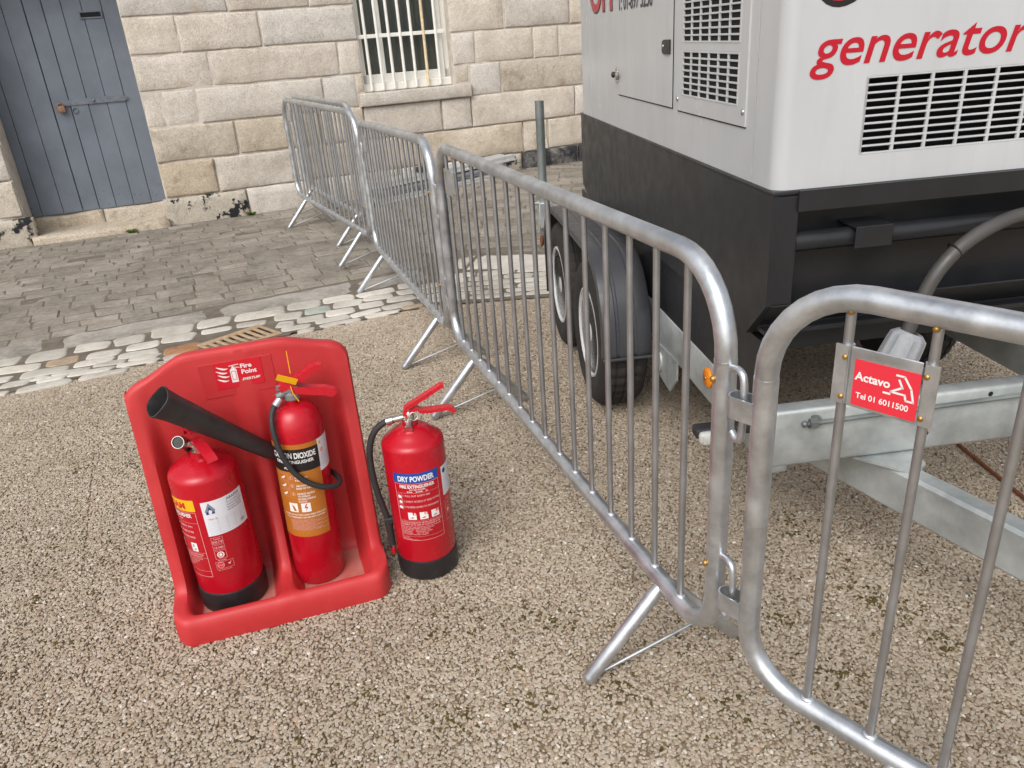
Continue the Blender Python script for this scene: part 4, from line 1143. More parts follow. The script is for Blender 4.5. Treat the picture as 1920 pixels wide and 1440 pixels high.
# ---- foam extinguisher in the stand
def stand_pt(x, y, z): return SO + Vector((x * math.cos(SA) - y * math.sin(SA), x * math.sin(SA) + y * math.cos(SA), z))
e1 = thing('fire_extinguisher', 'red foam extinguisher with yellow label band and black base in the stand', 'fire extinguisher', stand_pt(-.140, .150, .0375), (R(1.0), 0, SA), 'fire extinguishers')
e1.scale = (1, 1, 1.066)
R1 = .091
mb = MB(); mb.lathe(body_prof(R1, .395, .440, .021, .056), 48); mb.build('body', MAT['red'], e1)
mb = MB(); mb.lathe([(R1 - .006, 0), (R1 + .0015, .004), (R1 + .003, .05), (R1 + .0015, .062), (R1 - .002, .064)], 48); mb.build('base_boot', MAT['boot'], e1)
mb = MB(); mb.lathe([(.016, .436), (.018, .444), (.018, .455), (.013, .458), (.013, .485), (.0, .487)], 20)
mb.tube([(-.002, -.002, .472), (-.030, -.010, .482)], .0095, 10); mb.tube([(.006, -.010, .462), (.004, -.022, .459)], .0085, 10)
v1 = mb.build('valve', MAT['chrome'], e1)
mb = MB(); c0, c1 = Vector((-.030, .010, .475)), Vector((-.036, -.036, .500)); d = (c1 - c0)
T1 = Matrix.Translation(c0) @ Vector((0, 0, 1)).rotation_difference(d.normalized()).to_matrix().to_4x4(); dl_ = d.length
mb.lathe([(.004, 0), (.0145, 0), (.0165, .006), (.0165, dl_ - .003), (.0158, dl_), (.0142, dl_), (.0136, dl_ - .004), (.0125, .012), (.0, .011)], 24, T1); mb.build('hose_outlet', MAT['steel'], v1)
mb = MB(); mb.lathe([(.0, .014), (.0132, .014), (.0132, dl_ - .004)], 20, T1); mb.build('bore_shade_lining', MAT['boot'], v1)  # dark lining puts the shade of the hollow outlet into its colour
mb = MB(); mb.sweep([(-.012, .022, .498), (-.008, .012, .514), (.0, -.012, .523), (.012, -.036, .520)], [(-.015, -.0045), (.015, -.0045), (.015, .0045), (-.015, .0045)], hint=(1, .3, 0), smooth=False); mb.build('top_lever', MAT['lever'], e1)
mb = MB(); mb.sweep([(-.004, .008, .482), (.004, -.012, .489), (.020, -.045, .482), (.036, -.080, .472), (.042, -.094, .466), (.044, -.098, .459)], [(-.013, -.006), (-.010, -.001), (.010, -.001), (.013, -.006), (.013, .003), (-.013, .003)], hint=(1, .35, 0), smooth=False); mb.build('carry_handle', MAT['lever'], e1)
mb = MB(); mb.tube([(-.022, .02, .474), (-.032, .03, .452), (-.026, .05, .430)], .008, 8); mb.build('hose_stub', MAT['rubber'], e1)
L = Label(R1, R(-66))
L.rect('p_yellow', -.072, .072, .325, .358, .0006); L.text('p_red', 'FOAM', -.028, .3315, .026, .0011, .035, .073)
L.frame('p_pink', -.070, .070, .122, .322, .0012, .0006)
L.text('p_white', 'FIRE EXTINGUISHER', -.055, .307, .0155, .0009, .03, .112); L.text('p_pink', '6 LITRE AFFF', -.02, .298, .0065, .0009, .02, .045)
L.rect('p_pink', -.070, .070, .2890, .2896, .0006)
for k, s_ in enumerate(('1. PULL OUT SAFETY PIN', '2. DIRECT NOZZLE AT BASE OF FIRE', '3. SQUEEZE LEVERS TO DISCHARGE')): L.text('p_pink', s_, -.050, .276 - k * .0165, .0075, .0009, .025, .10)
for x in (-.03, .028): L.rect('p_white#%.3f' % x, x, x + .020, .2015, .2275, .0008)
L.text('p_grey', 'B', .033, .215, .011, .0011, .03); L.poly('p_grey', [(.032, .206), (.041, .212), (.044, .206)], .0011)
L.rect('p_pink', -.070, .070, .1975, .1981, .0006); L.rect('p_pink', -.070, .070, .1815, .1821, .0006); L.rect('p_pink', -.07, .07, .140, .1406, .0006)
for k, (s_, w) in enumerate((('WARNING DO NOT USE ON LIVE ELECTRICAL', .125), ('EQUIPMENT CHECK PERIODICALLY', .12))): L.text('p_pink', s_, -.064, .1905 - k * .0065, .0065, .0009, .02, w)
for k in range(5): L.text('p_pink', 'AFTER EACH USE RECHARGE AND CHECK PRESSURE', -.064, .176 - k * .0062, .0048, .0009, .012, .118 - .011 * k)
L2 = Label(R1, R(29))
L2.rect('paper', -.062, .060, .248, .349, .0007)
L2.poly('p_grey', [(-.055, .322), (-.043, .345), (-.029, .324), (-.032, .312), (-.052, .312)], .001)
for dx, dz in ((-.0425, .328), (-.0495, .316), (-.0355, .316)): L2.poly('p_navy', [(dx - .0045, dz - .003), (dx + .0045, dz - .003), (dx, dz + .0065)], .0013)
L2.text('p_navy', 'ABAFEX', .004, .3365, .0105, .001, .01, .044)
for k, (s_, w) in enumerate((('Fire and Safety Ltd', .046), ('Extinguisher sales and service', .052), ('Maintenance of equipment', .046), ('MAINTENANCE RECORD', .048))): L2.text('p_grey', s_, .002, .3285 - k * .0075, .0058, .001, .015, w)
for k in range(8): L2.rect('p_grey', -.056, .055, .294 - k * .0058, .2943 - k * .0058, .001)
for x in (-.030, -.006, .016, .036): L2.rect('p_grey', x, x + .0004, .254, .294, .001)
L2.text('p_red', 'Foam', -.050, .2962, .006, .0012, 0, .012); L2.text('p_navy', '6L', -.034, .2962, .006, .0012, 0, .006); L2.text('p_navy', 'AB', .03, .258, .012, .0012, 0, .014, .4)
x0 = -.060
L2.frame('p_pink', x0, x0 + .030, .2225, .2425, .0008, .0006); L2.text('p_pink', 'Tested', x0 + .006, .2355, .0058, .0008, .02, .018); L2.text('p_pink', 'EN3-7+8', x0 + .0025, .2255, .0095, .0008, .02, .025)
L2.frame('p_pink', x0, x0 + .030, .2045, .2195, .0008, .0006); L2.text('p_pink', 'CE-0486', x0 + .003, .2085, .0085, .0008, .02, .024)
L2.frame('p_pink', x0, x0 + .030, .1765, .2015, .0008, .0006); L2.disc('p_white', x0 + .015, .189, .0095, .0008); L2.disc('p_red', x0 + .015, .189, .0066, .0010); L2.disc('p_white', x0 + .015, .189, .0042, .0012)
L2.text('p_pink', 'RECYCLABLE', x0 + .004, .1700, .0055, .0008, .02, .022)
L2.frame('p_pink', x0 - .004, x0 + .042, .1455, .1675, .0007, .0006); L2.disc('p_pink', x0 + .0085, .157, .0095, .0008); L2.disc('p_red', x0 + .0085, .157, .0082, .0009); L2.text('p_pink', 'LPCB', x0 + .002, .1545, .0065, .0011, .02, .013); L2.poly('p_white', [(x0 + .027, .160), (x0 + .031, .154), (x0 + .037, .164), (x0 + .031, .158)], .0009)
L2.text('p_pink', 'Approved to EN3-7 Cert 101a', x0 - .002, .1405, .0042, .0008, .01, .036)
L.build(e1, {'p_yellow': 'label_band', 'p_red': 'label_printing', 'p_white': 'label_printing', 'p_pink': 'label_small_print', 'p_grey': 'label_pictogram'}); L2.build(e1, {'paper': 'service_sticker', 'p_navy': 'sticker_lettering', 'p_grey': 'sticker_ruling', 'p_pink': 'approval_marks', 'p_red': 'sticker_lettering', 'p_white': 'approval_marks'})

# ---- carbon dioxide extinguisher in the stand
E2P = stand_pt(.105, .155, .0375)
e2 = thing('fire_extinguisher', 'tall red carbon dioxide extinguisher with worn tan label and black horn', 'fire extinguisher', E2P, (0, R(2.0), SA), 'fire extinguishers')
INV = (Matrix.Rotation(R(2.0), 4, 'Y')).inverted()
def E2(x, y, z): return INV @ Vector((x - .105, y - .155, z - .0375))
R2 = .0725
P = [(R2 - .012, 0), (R2 - .004, .003), (R2, .012), (R2, .485)]
for k in range(1, 10):
    a = k / 9 * math.pi / 2; P.append((.016 + (R2 - .016) * math.cos(a) ** .8, .485 + .078 * math.sin(a)))
mb = MB(); mb.lathe(P + [(.018, .570), (.018, .578), (.012, .580)], 48); mb.build('body', MAT['red'], e2)
mb = MB(); mb.lathe([(.02, .574), (.023, .577), (.023, .592), (.017, .596), (.017, .615), (.0, .617)], 16); mb.box((0, 0, .606), (.040, .034, .022), bev=.004); mb.tube([(-.012, -.004, .600), (-.038, -.014, .589)], .0105, 10); mb.tube([(-.022, -.006, .612), (-.036, -.009, .613)], .0085, 6)
v2 = mb.build('valve', MAT['prop'], e2)
mb = MB(); lever(mb, [E2(.098, .150, .648), E2(.120, .150, .655), E2(.160, .150, .672), E2(.190, .150, .690), E2(.205, .150, .694), E2(.216, .150, .693)], .026, .017); mb.build('top_lever', MAT['lever'], e2)
mb = MB(); mb.sweep([E2(.126, .150, .640), E2(.145, .150, .638), E2(.180, .150, .628), E2(.215, .150, .620), E2(.235, .150, .610), E2(.238, .150, .606)], [(-.014, .012), (-.010, .003), (.010, .003), (.014, .012), (.014, -.010), (-.014, -.010)], hint=(0, 1, 0), smooth=False); mb.build('carry_handle', MAT['lever'], e2)
hp = smooth_path([E2(.090, .138, .618), E2(.070, .120, .600), E2(.062, .095, .565), E2(.068, .080, .500), E2(.088, .074, .438), E2(.120, .070, .395), E2(.160, .074, .366), E2(.195, .090, .352), E2(.208, .112, .350), E2(.206, .150, .346), E2(.186, .200, .345), E2(.140, .236, .36), E2(.090, .236, .395), E2(.045, .205, .440)], 6)
mb = MB(); mb.tube(hp, .0078, 10); hose = mb.build('hose', MAT['rubber'], e2)
mb = MB(); mb.tube([E2(.094, .140, .622), E2(.078, .129, .609)], .0100, 10); mb.build('hose_ferrule', MAT['galv'], hose)
h0, h1 = E2(.050, .200, .432), E2(-.190, .070, .706)
hd = (h1 - h0); hl_ = hd.length; hd.normalize(); hn1 = (Vector((0, 1, 0)) - hd * hd.y).normalized(); hn2 = hd.cross(hn1)
mb = MB(); vs = []; nh = 28; HP = [(0, .004), (0, .018), (.01, .0205), (.03, .0225), (.12, .0255), (.22, .0290), (.34, .0335), (hl_ - .012, .0365), (hl_ - .006, .0385), (hl_, .0385), (hl_ + .001, .0365), (hl_ - .004, .0345), (hl_ - .05, .0320), (hl_ - .16, .0265), (hl_ - .20, .0240), (hl_ - .205, .001)]
for t, r in HP:
    ex = 1.0 - 0.32 * min(1, max(0, t / hl_))
    for k in range(nh):
        a = 2 * math.pi * k / nh + .5; ca, sa = math.cos(a), math.sin(a)
        vs.append(h0 + hd * t + hn1 * (r * math.copysign(abs(ca) ** ex, ca)) + hn2 * (r * math.copysign(abs(sa) ** ex, sa)))
mb.add(vs, [(i * nh + k, i * nh + (k + 1) % nh, (i + 1) * nh + (k + 1) % nh, (i + 1) * nh + k) for i in range(len(HP) - 1) for k in range(nh)], True)
mb.build('discharge_horn', MAT['horn'], e2)
mb = MB(); mb.tube([E2(.128, .135, .655), E2(.130, .128, .638), E2(.142, .124, .612)], .0013, 5); mb.tube([E2(.134, .140, .690), E2(.135, .146, .752)], .0013, 5)
V0 = E2(.122, .130, .678); mb.box(V0, (.054, .0016, .020), M=Matrix.Rotation(R(24), 4, 'Y') @ Matrix.Rotation(R(20), 4, 'X')); mb.build('tamper_tag', MAT['yellow'], e2, 'yellow plastic tamper seal')
ZMAP[0] = lambda z: .172 + (z - .172) * 1.096
L = Label(R2, R(-13))
L.rect('p_brown', -.084, .066, .172, .442, .0005); L.rect('p_wornblack', -.084, .066, .366, .429, .0009)
L.text('p_white', 'CARBON DIOXIDE', -.070, .4045, .0215, .0014, .03, .126); L.text('p_white', 'FIRE EXTINGUISHER', -.060, .390, .0125, .0014, .025, .108)
for k in range(7): L.poly('p_white', [(-.038 + .004 * k, .376 + .004 * math.sin(k * 2.1)), (-.034 + .004 * k, .379 + .003 * math.sin(k * 3.1)), (-.035 + .004 * k, .372)], .0014)
for k, lines in enumerate((('REMOVE PIN', 'PULL OUT'), ('AIM HORN AT', 'BASE OF FIRE'), ('SQUEEZE HANDLE', 'TO OPERATE', 'RELEASE HANDLE', 'TO STOP'))):
    z = .349 - k * .0235; L.disc('p_pink', -.022, z, .0055, .0009); L.disc('p_brown', -.022, z, .0046, .0012); L.text('p_white', str(k + 1), -.0238, z - .0028, .0075, .0015, .01)
    for q, s_ in enumerate(lines): L.text('p_white', s_, -.011, z - .002 - q * .0078, .0072, .0010, .02, .0040 * len(s_) * .85)
    L.frame('p_pink', -.064, -.031, z - .009, z + .010, .0005, .0008); L.poly('p_white', [(-.058, z - .004), (-.046, z + .002), (-.040, z + .006), (-.042, z - .001), (-.050, z - .006)], .0010)
for x in (-.042, -.006): L.rect('p_white#%.3f' % x, x, x + .026, .248, .274, .0010)
L.poly('p_brown', [(-.034, .270), (-.026, .265), (-.020, .251), (-.028, .251)], .0014); L.poly('p_red', [(.008, .272), (.002, .260), (.008, .260), (.004, .250), (.013, .263), (.007, .263), (.011, .272)], .0014)
L.text('p_white', 'WARNING DO NOT HOLD HORN WHEN OPERATING', -.066, .2375, .0062, .0010, .02, .125); L.text('p_white', 'CO2 IS A PRESSURISED GAS USE WITH CAUTION', -.062, .2295, .0062, .0010, .02, .118)
for k in range(9): L.text('p_pink', 'CHECK ANNUALLY REFILL IF WEIGHT LOSS EXCEEDS TEN PERCENT', -.045, .2225 - k * .0038, .0036, .0010, .01, .07 + .02 * ((k * 7) % 3))
L2 = Label(R2, R(62)); L2.rect('paper', -.030, .034, .352, .442, .0006); L2.poly('p_yellow', [(-.026, .426), (-.016, .426), (-.021, .437)], .001)
L2.rect('p_pink', -.022, -.010, .402, .414, .0009)
for k in range(8): L2.rect('p_grey', -.024, .028, .396 - k * .0048, .3965 - k * .0048, .0009)
L.build(e2, {'p_brown': 'label_field', 'p_wornblack': 'label_band', 'p_white': 'label_printing', 'p_pink': 'label_small_print', 'p_red': 'label_pictogram'}); L2.build(e2, {'paper': 'service_sticker', 'p_yellow': 'sticker_emblem', 'p_pink': 'sticker_stamp', 'p_grey': 'sticker_ruling'})
ZMAP[0] = None

# ================================================================== GENERATOR  (local x = across, y = along, measured from the camera's foot)
TG = R(5.2)
def gl(a, s): return Vector((a * math.cos(TG) - s * math.sin(TG), a * math.sin(TG) + s * math.cos(TG), 0))
gp = gl(1.35, 2.8)
gen = thing('generator', 'large white and black diesel generator with red lettering mounted on the trailer', 'generator', (gp.x, gp.y, 0.62), (0, 0, TG), off=(1.35, 2.8, 0.62))
A0, A1, S0, S1 = 0.800, 1.900, 1.733, 3.885
ZW, ZR = 1.100, 2.25
# core
mb = MB(); mb.box(((A0 + A1) / 2, (S0 + S1) / 2, (ZW + ZR) / 2), (A1 - A0 - .09, S1 - S0 - .09, ZR - ZW - .01)); mb.build('engine_bay', MAT['dark'], gen)
mb = MB(); mb.box(((A0 + A1) / 2, (S0 + S1) / 2, ZR), (A1 - A0 + .02, S1 - S0 + .02, .05), bev=.02, seg=3); mb.build('roof', MAT['gen_white'], gen)
def sheet(mb, pts, z0, z1, t=0.003):      # vertical folded sheet following a plan polyline, outside on the left
    n = len(pts); P = [Vector((p[0], p[1], 0)) for p in pts]; nr = []
    for i in range(n):
        d = (P[min(i + 1, n - 1)] - P[max(i - 1, 0)]).normalized(); nr.append(Vector((-d.y, d.x, 0)))
    o = [(p.x, p.y) for p in P]; q = [(p.x + m.x * t, p.y + m.y * t) for p, m in zip(P, nr)]
    vs = [(x, y, z0) for x, y in o] + [(x, y, z1) for x, y in o] + [(x, y, z0) for x, y in q] + [(x, y, z1) for x, y in q]
    fs = []
    for i in range(n - 1):
        fs += [(i, i + 1, n + i + 1, n + i), (2 * n + i + 1, 2 * n + i, 3 * n + i, 3 * n + i + 1), (i, 2 * n + i, 2 * n + i + 1, i + 1), (n + i, n + i + 1, 3 * n + i + 1, 3 * n + i)]
    fs += [(0, n, 3 * n, 2 * n), (n - 1, 3 * n - 1, 4 * n - 1, 2 * n - 1)]
    mb.add(vs, fs, True)
cr = 0.035
cor = [(A0, 1.8625), (A0, S0 + cr)] + [(A0 + cr - cr * math.cos(a), S0 + cr - cr * math.sin(a)) for a in [k * math.pi / 16 for k in range(1, 8)]] + [(A0 + cr, S0), (1.0025, S0)]
mb = MB(); sheet(mb, cor, ZW, ZR - .02, .02); corner = mb.build('corner_panel', MAT['gen_white'], gen)
corner.data.set_sharp_from_angle(angle=R(20))
# front louvre field
C0, CP, NC = 1.0030, 0.0777, 9
LZ0, RP, NR = 1.1700, 0.01645, 10
C1 = C0 + CP * NC
LZ1 = LZ0 + RP * NR
mb = MB()
def fp(f0, f1, z0, z1): mb.box(((f0 + f1) / 2, S0 + .010, (z0 + z1) / 2), (f1 - f0, .020, z1 - z0))
fp(1.0025, C1, ZW, LZ0 - .0045); fp(1.0025, C1, LZ1, ZR - .02); fp(C1, A1, ZW, ZR - .02)
mb.build('front_panel', MAT['gen_white'], gen)
def grille(name, parent, horiz, c0, cp, nc, z0, rp, nr, mull, rail, place):
    mb = MB(); w = cp * nc; h = rp * nr
    for k in range(nc + 1): mb.box(*place(c0 + cp * k - mull / 2, z0 + h / 2 - rail / 2, mull, h + rail), bev=.0008)
    for k in range(nr + 1): mb.box(*place(c0 + w / 2 - mull / 2, z0 + rp * k - rail / 2, w + mull, rail), bev=.0008)
    # small fillets that round the slot corners
    return mb.build(name, MAT['gen_white'], parent)
gf_ = grille('louvre_grille', gen, True, C0, CP, NC, LZ0, RP, NR, .0072, .0044, lambda c, z, w, h: ((c, S0 + .0035 + (.0004 if w > h else 0), z), (w, .007, h)))
mb = MB()
for k in range(NR): mb.box(((C0 + C1) / 2, S0 + .022, LZ0 + RP * (k + .5)), (C1 - C0, .0015, .02), M=Matrix.Rotation(R(40), 4, 'X'))
mb.build('louvre_blade', MAT['gen_black'], gf_)
# lettering on the front
mb = MB(); V, F, w = text2d('generator', .1120, .010, .22, 1.372 - .862)
mb.add([(.862 + a, S0 - .0012, 1.3635 + b * 1.02) for a, b in V], F); mb.build('lettering', MAT['letter_red'], gen, 'red vinyl word generator', recalc=False)
def ring(cx, cz, rx, rz, w, d, sh):
    n = 40; m_ = MB(); vs = []
    for k in range(n):
        a = 2 * math.pi * k / n
        for q in (0, w): z = cz + (rz - q) * math.sin(a); vs.append((cx + (rx - q) * math.cos(a) + sh * (z - cz), S0 - d, z))
    m_.add(vs, [(2 * k, 2 * ((k + 1) % n), 2 * ((k + 1) % n) + 1, 2 * k + 1) for k in range(n)]); return m_
ring(.948, 1.640, .100, .162, .052, .0008, .2).build('logo_shadow', MAT['p_black'], gen, recalc=False)
ring(.946, 1.640, .090, .150, .030, .0014, .2).build('logo_lettering', MAT['letter_red'], gen, recalc=False)
# left side
mb = MB(); mb.box((A0 + .010, (1.8690 + 3.7020) / 2, (ZW + ZR - .02) / 2), (.020, 3.7020 - 1.8690, ZR - .02 - ZW)); side = mb.build('side_panel', MAT['gen_white'], gen)
mb = MB(); mb.box((A0 + .010, (3.7085 + S1) / 2, (ZW + ZR - .02) / 2), (.020, S1 - 3.7085, ZR - .02 - ZW)); mb.build('rear_corner_panel', MAT['gen_white'], gen)
mb = MB(); mb.box(((A0 + A1) / 2, S1 - .01, (ZW + ZR - .02) / 2), (A1 - A0 - .04, .02, ZR - .02 - ZW)); mb.box((A1 - .01, (S0 + S1) / 2, (ZW + ZR - .02) / 2), (.02, S1 - S0 - .045, ZR - .02 - ZW)); mb.build('rear_panel', MAT['gen_white'], gen)
mb = MB(); mb.box((A0 - .0015, (2.499 + 3.181) / 2, 1.65), (.003, .682, .844), bev=.001); sd_ = mb.build('access_door', MAT['gen_white'], gen)
mb = MB(); mb.box((A0 - .004, 3.195, 1.300), (.010, .030, .055), bev=.003); mb.tube([(A0 - .004, 3.186, 1.275), (A0 - .004, 3.186, 1.325)], .007, 8); mb.sphere((A0 - .012, 3.172, 1.297), .016, 8, 6, (.4, 1, 1)); mb.build('hinge', MAT['chrome'], sd_)
mb = MB(); mb.sphere((A0 - .014, 3.214, 1.300), .012, 8, 6, (.8, 1, 1)); mb.build('hinge_cap', MAT['boot'], sd_)
mb = MB(); mb.sweep([(A0 - .004, 2.518, 1.404), (A0 - .004, 2.575, 1.404), (A0 - .004, 2.595, 1.404), (A0 - .004, 2.605, 1.404)], [(-.021, -.004), (.021, -.004), (.021, .004), (-.021, .004)], hint=(0, 0, 1), smooth=False, scale=[1, 1, .8, .45]); lk = mb.build('lock', MAT['boot'], sd_)
mb = MB(); mb.sphere((A0 - .009, 2.580, 1.406), .006, 8, 6, (.4, 1, 1)); mb.build('key_cylinder', MAT['chrome'], lk)
mb = MB(); mb.box((A0 - .0012, 2.838, 1.2265), (.0026, .684, .0030)); mb.box((A0 - .0012, 2.4965, 1.65), (.0026, .0022, .85)); mb.build('door_shade_line', MAT['dark'], sd_)  # solid dark strips paint the shade line along the raised door's edges
mb = MB(); mb.box((A0 - .0012, 2.179, 1.2240), (.0026, .528, .0034)); mb.build('panel_shade_line', MAT['dark'], gen)  # dark strip painted in as the shade line under the louvre panel
# louvre panel on the side: frame pieces round two slot fields
sc0, scp, snc, srp = 1.9705, 0.0714, 6, 0.01715
mb = MB()
def sp_(s0, s1, z0, z1): mb.box((A0 - .002, (s0 + s1) / 2, (z0 + z1) / 2), (.004, s1 - s0, z1 - z0))
sp_(1.916, sc0 - .004, 1.226, 1.75); sp_(sc0 + scp * snc, 2.442, 1.226, 1.75); sp_(sc0 - .004, sc0 + scp * snc, 1.226, 1.2715); sp_(sc0 - .004, sc0 + scp * snc, 1.2745 + srp * 7 + .0015, 1.4175); sp_(sc0 - .004, sc0 + scp * snc, 1.4205 + srp * 9 + .0015, 1.75)
lp = mb.build('louvre_panel', MAT['gen_white'], gen)
for z0, nr in ((1.2755, 7), (1.4215, 9)):
    g = grille('louvre_grille', lp, False, sc0 + .003, scp, snc, z0, srp, nr, .0085, .0050, lambda c, z, w, h: ((A0 - .0025 - (.0004 if w > h else 0), c, z), (.005, w, h)))
mb = MB(); mb.box((A0 + .0004, sc0 + scp * 3, 1.43), (.0012, scp * 6 + .004, .33)); mb.build('louvre_shadow_gap', MAT['dark'], lp)
for s_, z in ((2.440, 1.259), (1.930, 1.260)): mb = MB(); mb.sphere((A0 - .005, s_, z), .0075, 8, 6, (.5, 1, 1)); mb.build('panel_bolt', MAT['chrome'], lp)
# lettering on the side (reads towards the camera: along -y)
mb = MB(); V, F, w = text2d('T: 01-897 5256', .075, .012, 0, 3.167 - 2.715); mb.add([(A0 - .0046, 3.167 - a, 1.527 + b) for a, b in V], F); mb.build('lettering', MAT['p_black'], gen, 'black phone number', recalc=False)
for mat, dx, dz, dd in (('p_black', .008, -.007, .0008), ('letter_red', 0, 0, .0014)):
    mb = MB(); V, F, w = text2d('OH', .20, .03, .0, .40); mb.add([(A0 - dd, 3.672 - a - dx, 1.540 + b + dz) for a, b in V], F); mb.build('logo_lettering', MAT[mat], gen, recalc=False)
# black base
prof = [(S0 - .006, 1.093), (S0 - .006, .820), (1.835, .715), (3.79, .715), (3.93, .760), (3.93, 1.093)]
mb = MB()
for a0, a1 in ((A0 - .004, A0 + .012), (A1 - .012, A1 + .004)): mb.prism(prof, lambda p: (a0, p[0], p[1]), lambda p: (a1, p[0], p[1]))
mb.box(((A0 + A1) / 2, (S0 - .006 + 1.835) / 2, .7675), (A1 - A0 - .02, math.hypot(.108, .105), .004), M=Matrix.Rotation(-math.atan2(.105, .108), 4, 'X'))
base = mb.build('base_skirt', MAT['gen_black'], gen)
mb = MB(); mb.box(((A0 + A1) / 2, (S0 + 3.93) / 2, 1.0945), (A1 - A0 + .012, 3.93 - S0 + .020, .010), bev=.003); mb.box(((A0 + A1) / 2, S0 - .010, 1.075), (A1 - A0 - .11, .012, .048)); mb.build('base_rim', MAT['gen_black'], gen)
for a_ in (A0 + .0345, A1 - .0345): mb = MB(); mb.box((a_, S0 - .004, .955), (.053, .008, .265), bev=.002); mb.build('corner_post', MAT['gen_black'], gen)
mb = MB(); mb.box(((A0 + A1) / 2, S0 + .075, .91), (A1 - A0 - .03, .012, .34)); mb.box(((A0 + A1) / 2, 3.90, .91), (A1 - A0 - .03, .012, .34)); mb.box(((A0 + A1) / 2, (S0 + 3.9) / 2, .735), (A1 - A0 - .03, 2.1, .012)); mb.build('tank_wall', MAT['gen_black'], gen)
mb = MB(); mb.tube([(A0 + .0605, S0 + .014, .972), (A1 - .0605, S0 + .014, .972)], .024, 14); mb.build('bumper_tube', MAT['gen_black'], gen)
mb = MB(); mb.box((1.047, S0 + .020, 1.000), (.094, .090, .006), bev=.002); mb.box((1.047, S0 - .022, .976), (.094, .006, .052), bev=.002); mb.build('tube_bracket', MAT['gen_black'], gen)
mb = MB(); mb.box((1.62, S0 + .020, 1.000), (.094, .090, .006), bev=.002); mb.box((1.62, S0 - .022, .976), (.094, .006, .052), bev=.002); mb.build('tube_bracket', MAT['gen_black'], gen)
mb = MB(); mb.box(((A0 + A1) / 2, S0 + .135, .765), (A1 - A0 - .09, .05, .012), bev=.002); mb.box(((A0 + A1) / 2, S0 + .125, .700), (A1 - A0 - .10, .014, .105), bev=.002); mb.build('bottom_rail', MAT['gen_black'], gen)
# cable
cb = smooth_path([(1.115, 1.655, .700), (1.128, 1.655, .735), (1.145, 1.655, .790), (1.172, 1.652, .872), (1.212, 1.655, .925), (1.268, 1.665, .962), (1.335, 1.68, .985), (1.420, 1.70, .997), (1.55, 1.70, 1.0), (1.70, 1.70, .985), (1.78, 1.735, .95), (1.80, 1.81, .93)], 6)
mb = MB(); mb.tube(cb, .0172, 14); cable = mb.build('power_cable', MAT['cable'], gen)
mb = MB(); nrib = 40; c0, c1 = Vector((1.140, 1.655, .742)), Vector((1.100, 1.655, .640)); ax = (c1 - c0).normalized(); T = Matrix.Translation(c0) @ Vector((0, 0, 1)).rotation_difference(ax).to_matrix().to_4x4()
vs = []; ZP = [(0, .020), (0, .030), (.012, .041), (.03, .043), (.085, .046), (.092, .049), (.110, .049)]
for z, r in ZP:
    for k in range(nrib): a = 2 * math.pi * k / nrib; rr = r * (1 + (.06 if (k % 4 < 2 and 0.005 < z < .088) else 0)); vs.append(T @ Vector((rr * math.cos(a), rr * math.sin(a), z)))
fs = [(j * nrib + k, j * nrib + (k + 1) % nrib, (j + 1) * nrib + (k + 1) % nrib, (j + 1) * nrib + k) for j in range(len(ZP) - 1) for k in range(nrib)] + [tuple(range((len(ZP) - 1) * nrib, len(ZP) * nrib))]
mb.add(vs, fs, False); mb.build('cable_connector', MAT['gland'], gen, 'pale grey ribbed cable connector')
mb = MB(); mb.tube(arc((1.225, 1.662, .936), .0205, R(20), R(380), 16, (.55, 0, -.83), (0, 1, 0)), .003, 5); mb.build('cable_tie', MAT['boot'], cable)

# ================================================================== TRAILER
tr = thing('trailer', 'galvanised twin axle trailer carrying the generator', 'trailer', (gp.x, gp.y, 0), (0, 0, TG), off=(1.35, 2.8, 0))
MIR = 2 * 1.35
def both(f):
    for m in (False, True): f((lambda a: MIR - a) if m else (lambda a: a), m)
def beam(m, _):
    mb = MB(); mb.box((m(.846), 2.95, .430), (.052, 2.52, .140), bev=.008, seg=2); mb.build('side_beam', MAT['trailer'], tr)
both(beam)
mb = MB(); mb.box((1.35, 1.715, .462), (1.06, .056, .165), bev=.010, seg=2); xb = mb.build('cross_beam', MAT['trailer'], tr)
mb = MB(); mb.box((1.35, 4.20, .440), (1.34, .06, .13), bev=.008, seg=2); mb.build('rear_beam', MAT['trailer'], tr)
for s_ in (2.25, 2.95, 3.65): mb = MB(); mb.box((1.35, s_, .56), (1.0, .06, .12), bev=.006); mb.box((.93, s_, .66), (.1, .1, .12)); mb.box((1.77, s_, .66), (.1, .1, .12)); mb.build('cross_member', MAT['gen_black'], tr)
mb = MB(); mb.box((.846, 2.95, .60), (.045, 2.3, .20)); mb.box((1.854, 2.95, .60), (.045, 2.3, .20)); mb.build('mounting_rail', MAT['gen_black'], tr)
for mir in (False, True):
    mb = MB(); P_ = []
    for s_ in (2.05, .62):
        a_ = 1.133 + (1.626 - s_) * .36 + .032; P_.append((3.06 - a_ if mir else a_, s_, .3075))
    sec = [(-.0625, -.022), (-.0535, -.03), (.0535, -.03), (.0625, -.022), (.0625, .022), (.0535, .03), (-.0535, .03), (-.0625, .022)]
    mb.sweep(P_, sec, hint=(0, 0, 1), smooth=False); mb.build('drawbar', MAT['trailer'], tr)
mb = MB(); mb.box((1.53, .60, .31), (.12, .16, .10), bev=.01); mb.tube([(1.53, .54, .32), (1.53, .34, .33)], .03, 12); mb.build('tow_coupling', MAT['gen_black'], tr)
mb = MB(); mb.prism([(1.06, 1.70), (1.235, 1.70), (1.215, 1.62), (1.165, 1.585)], lambda p: (p[0], p[1], .3705), lambda p: (p[0], p[1], .378)); mb.build('gusset', MAT['trailer'], tr)
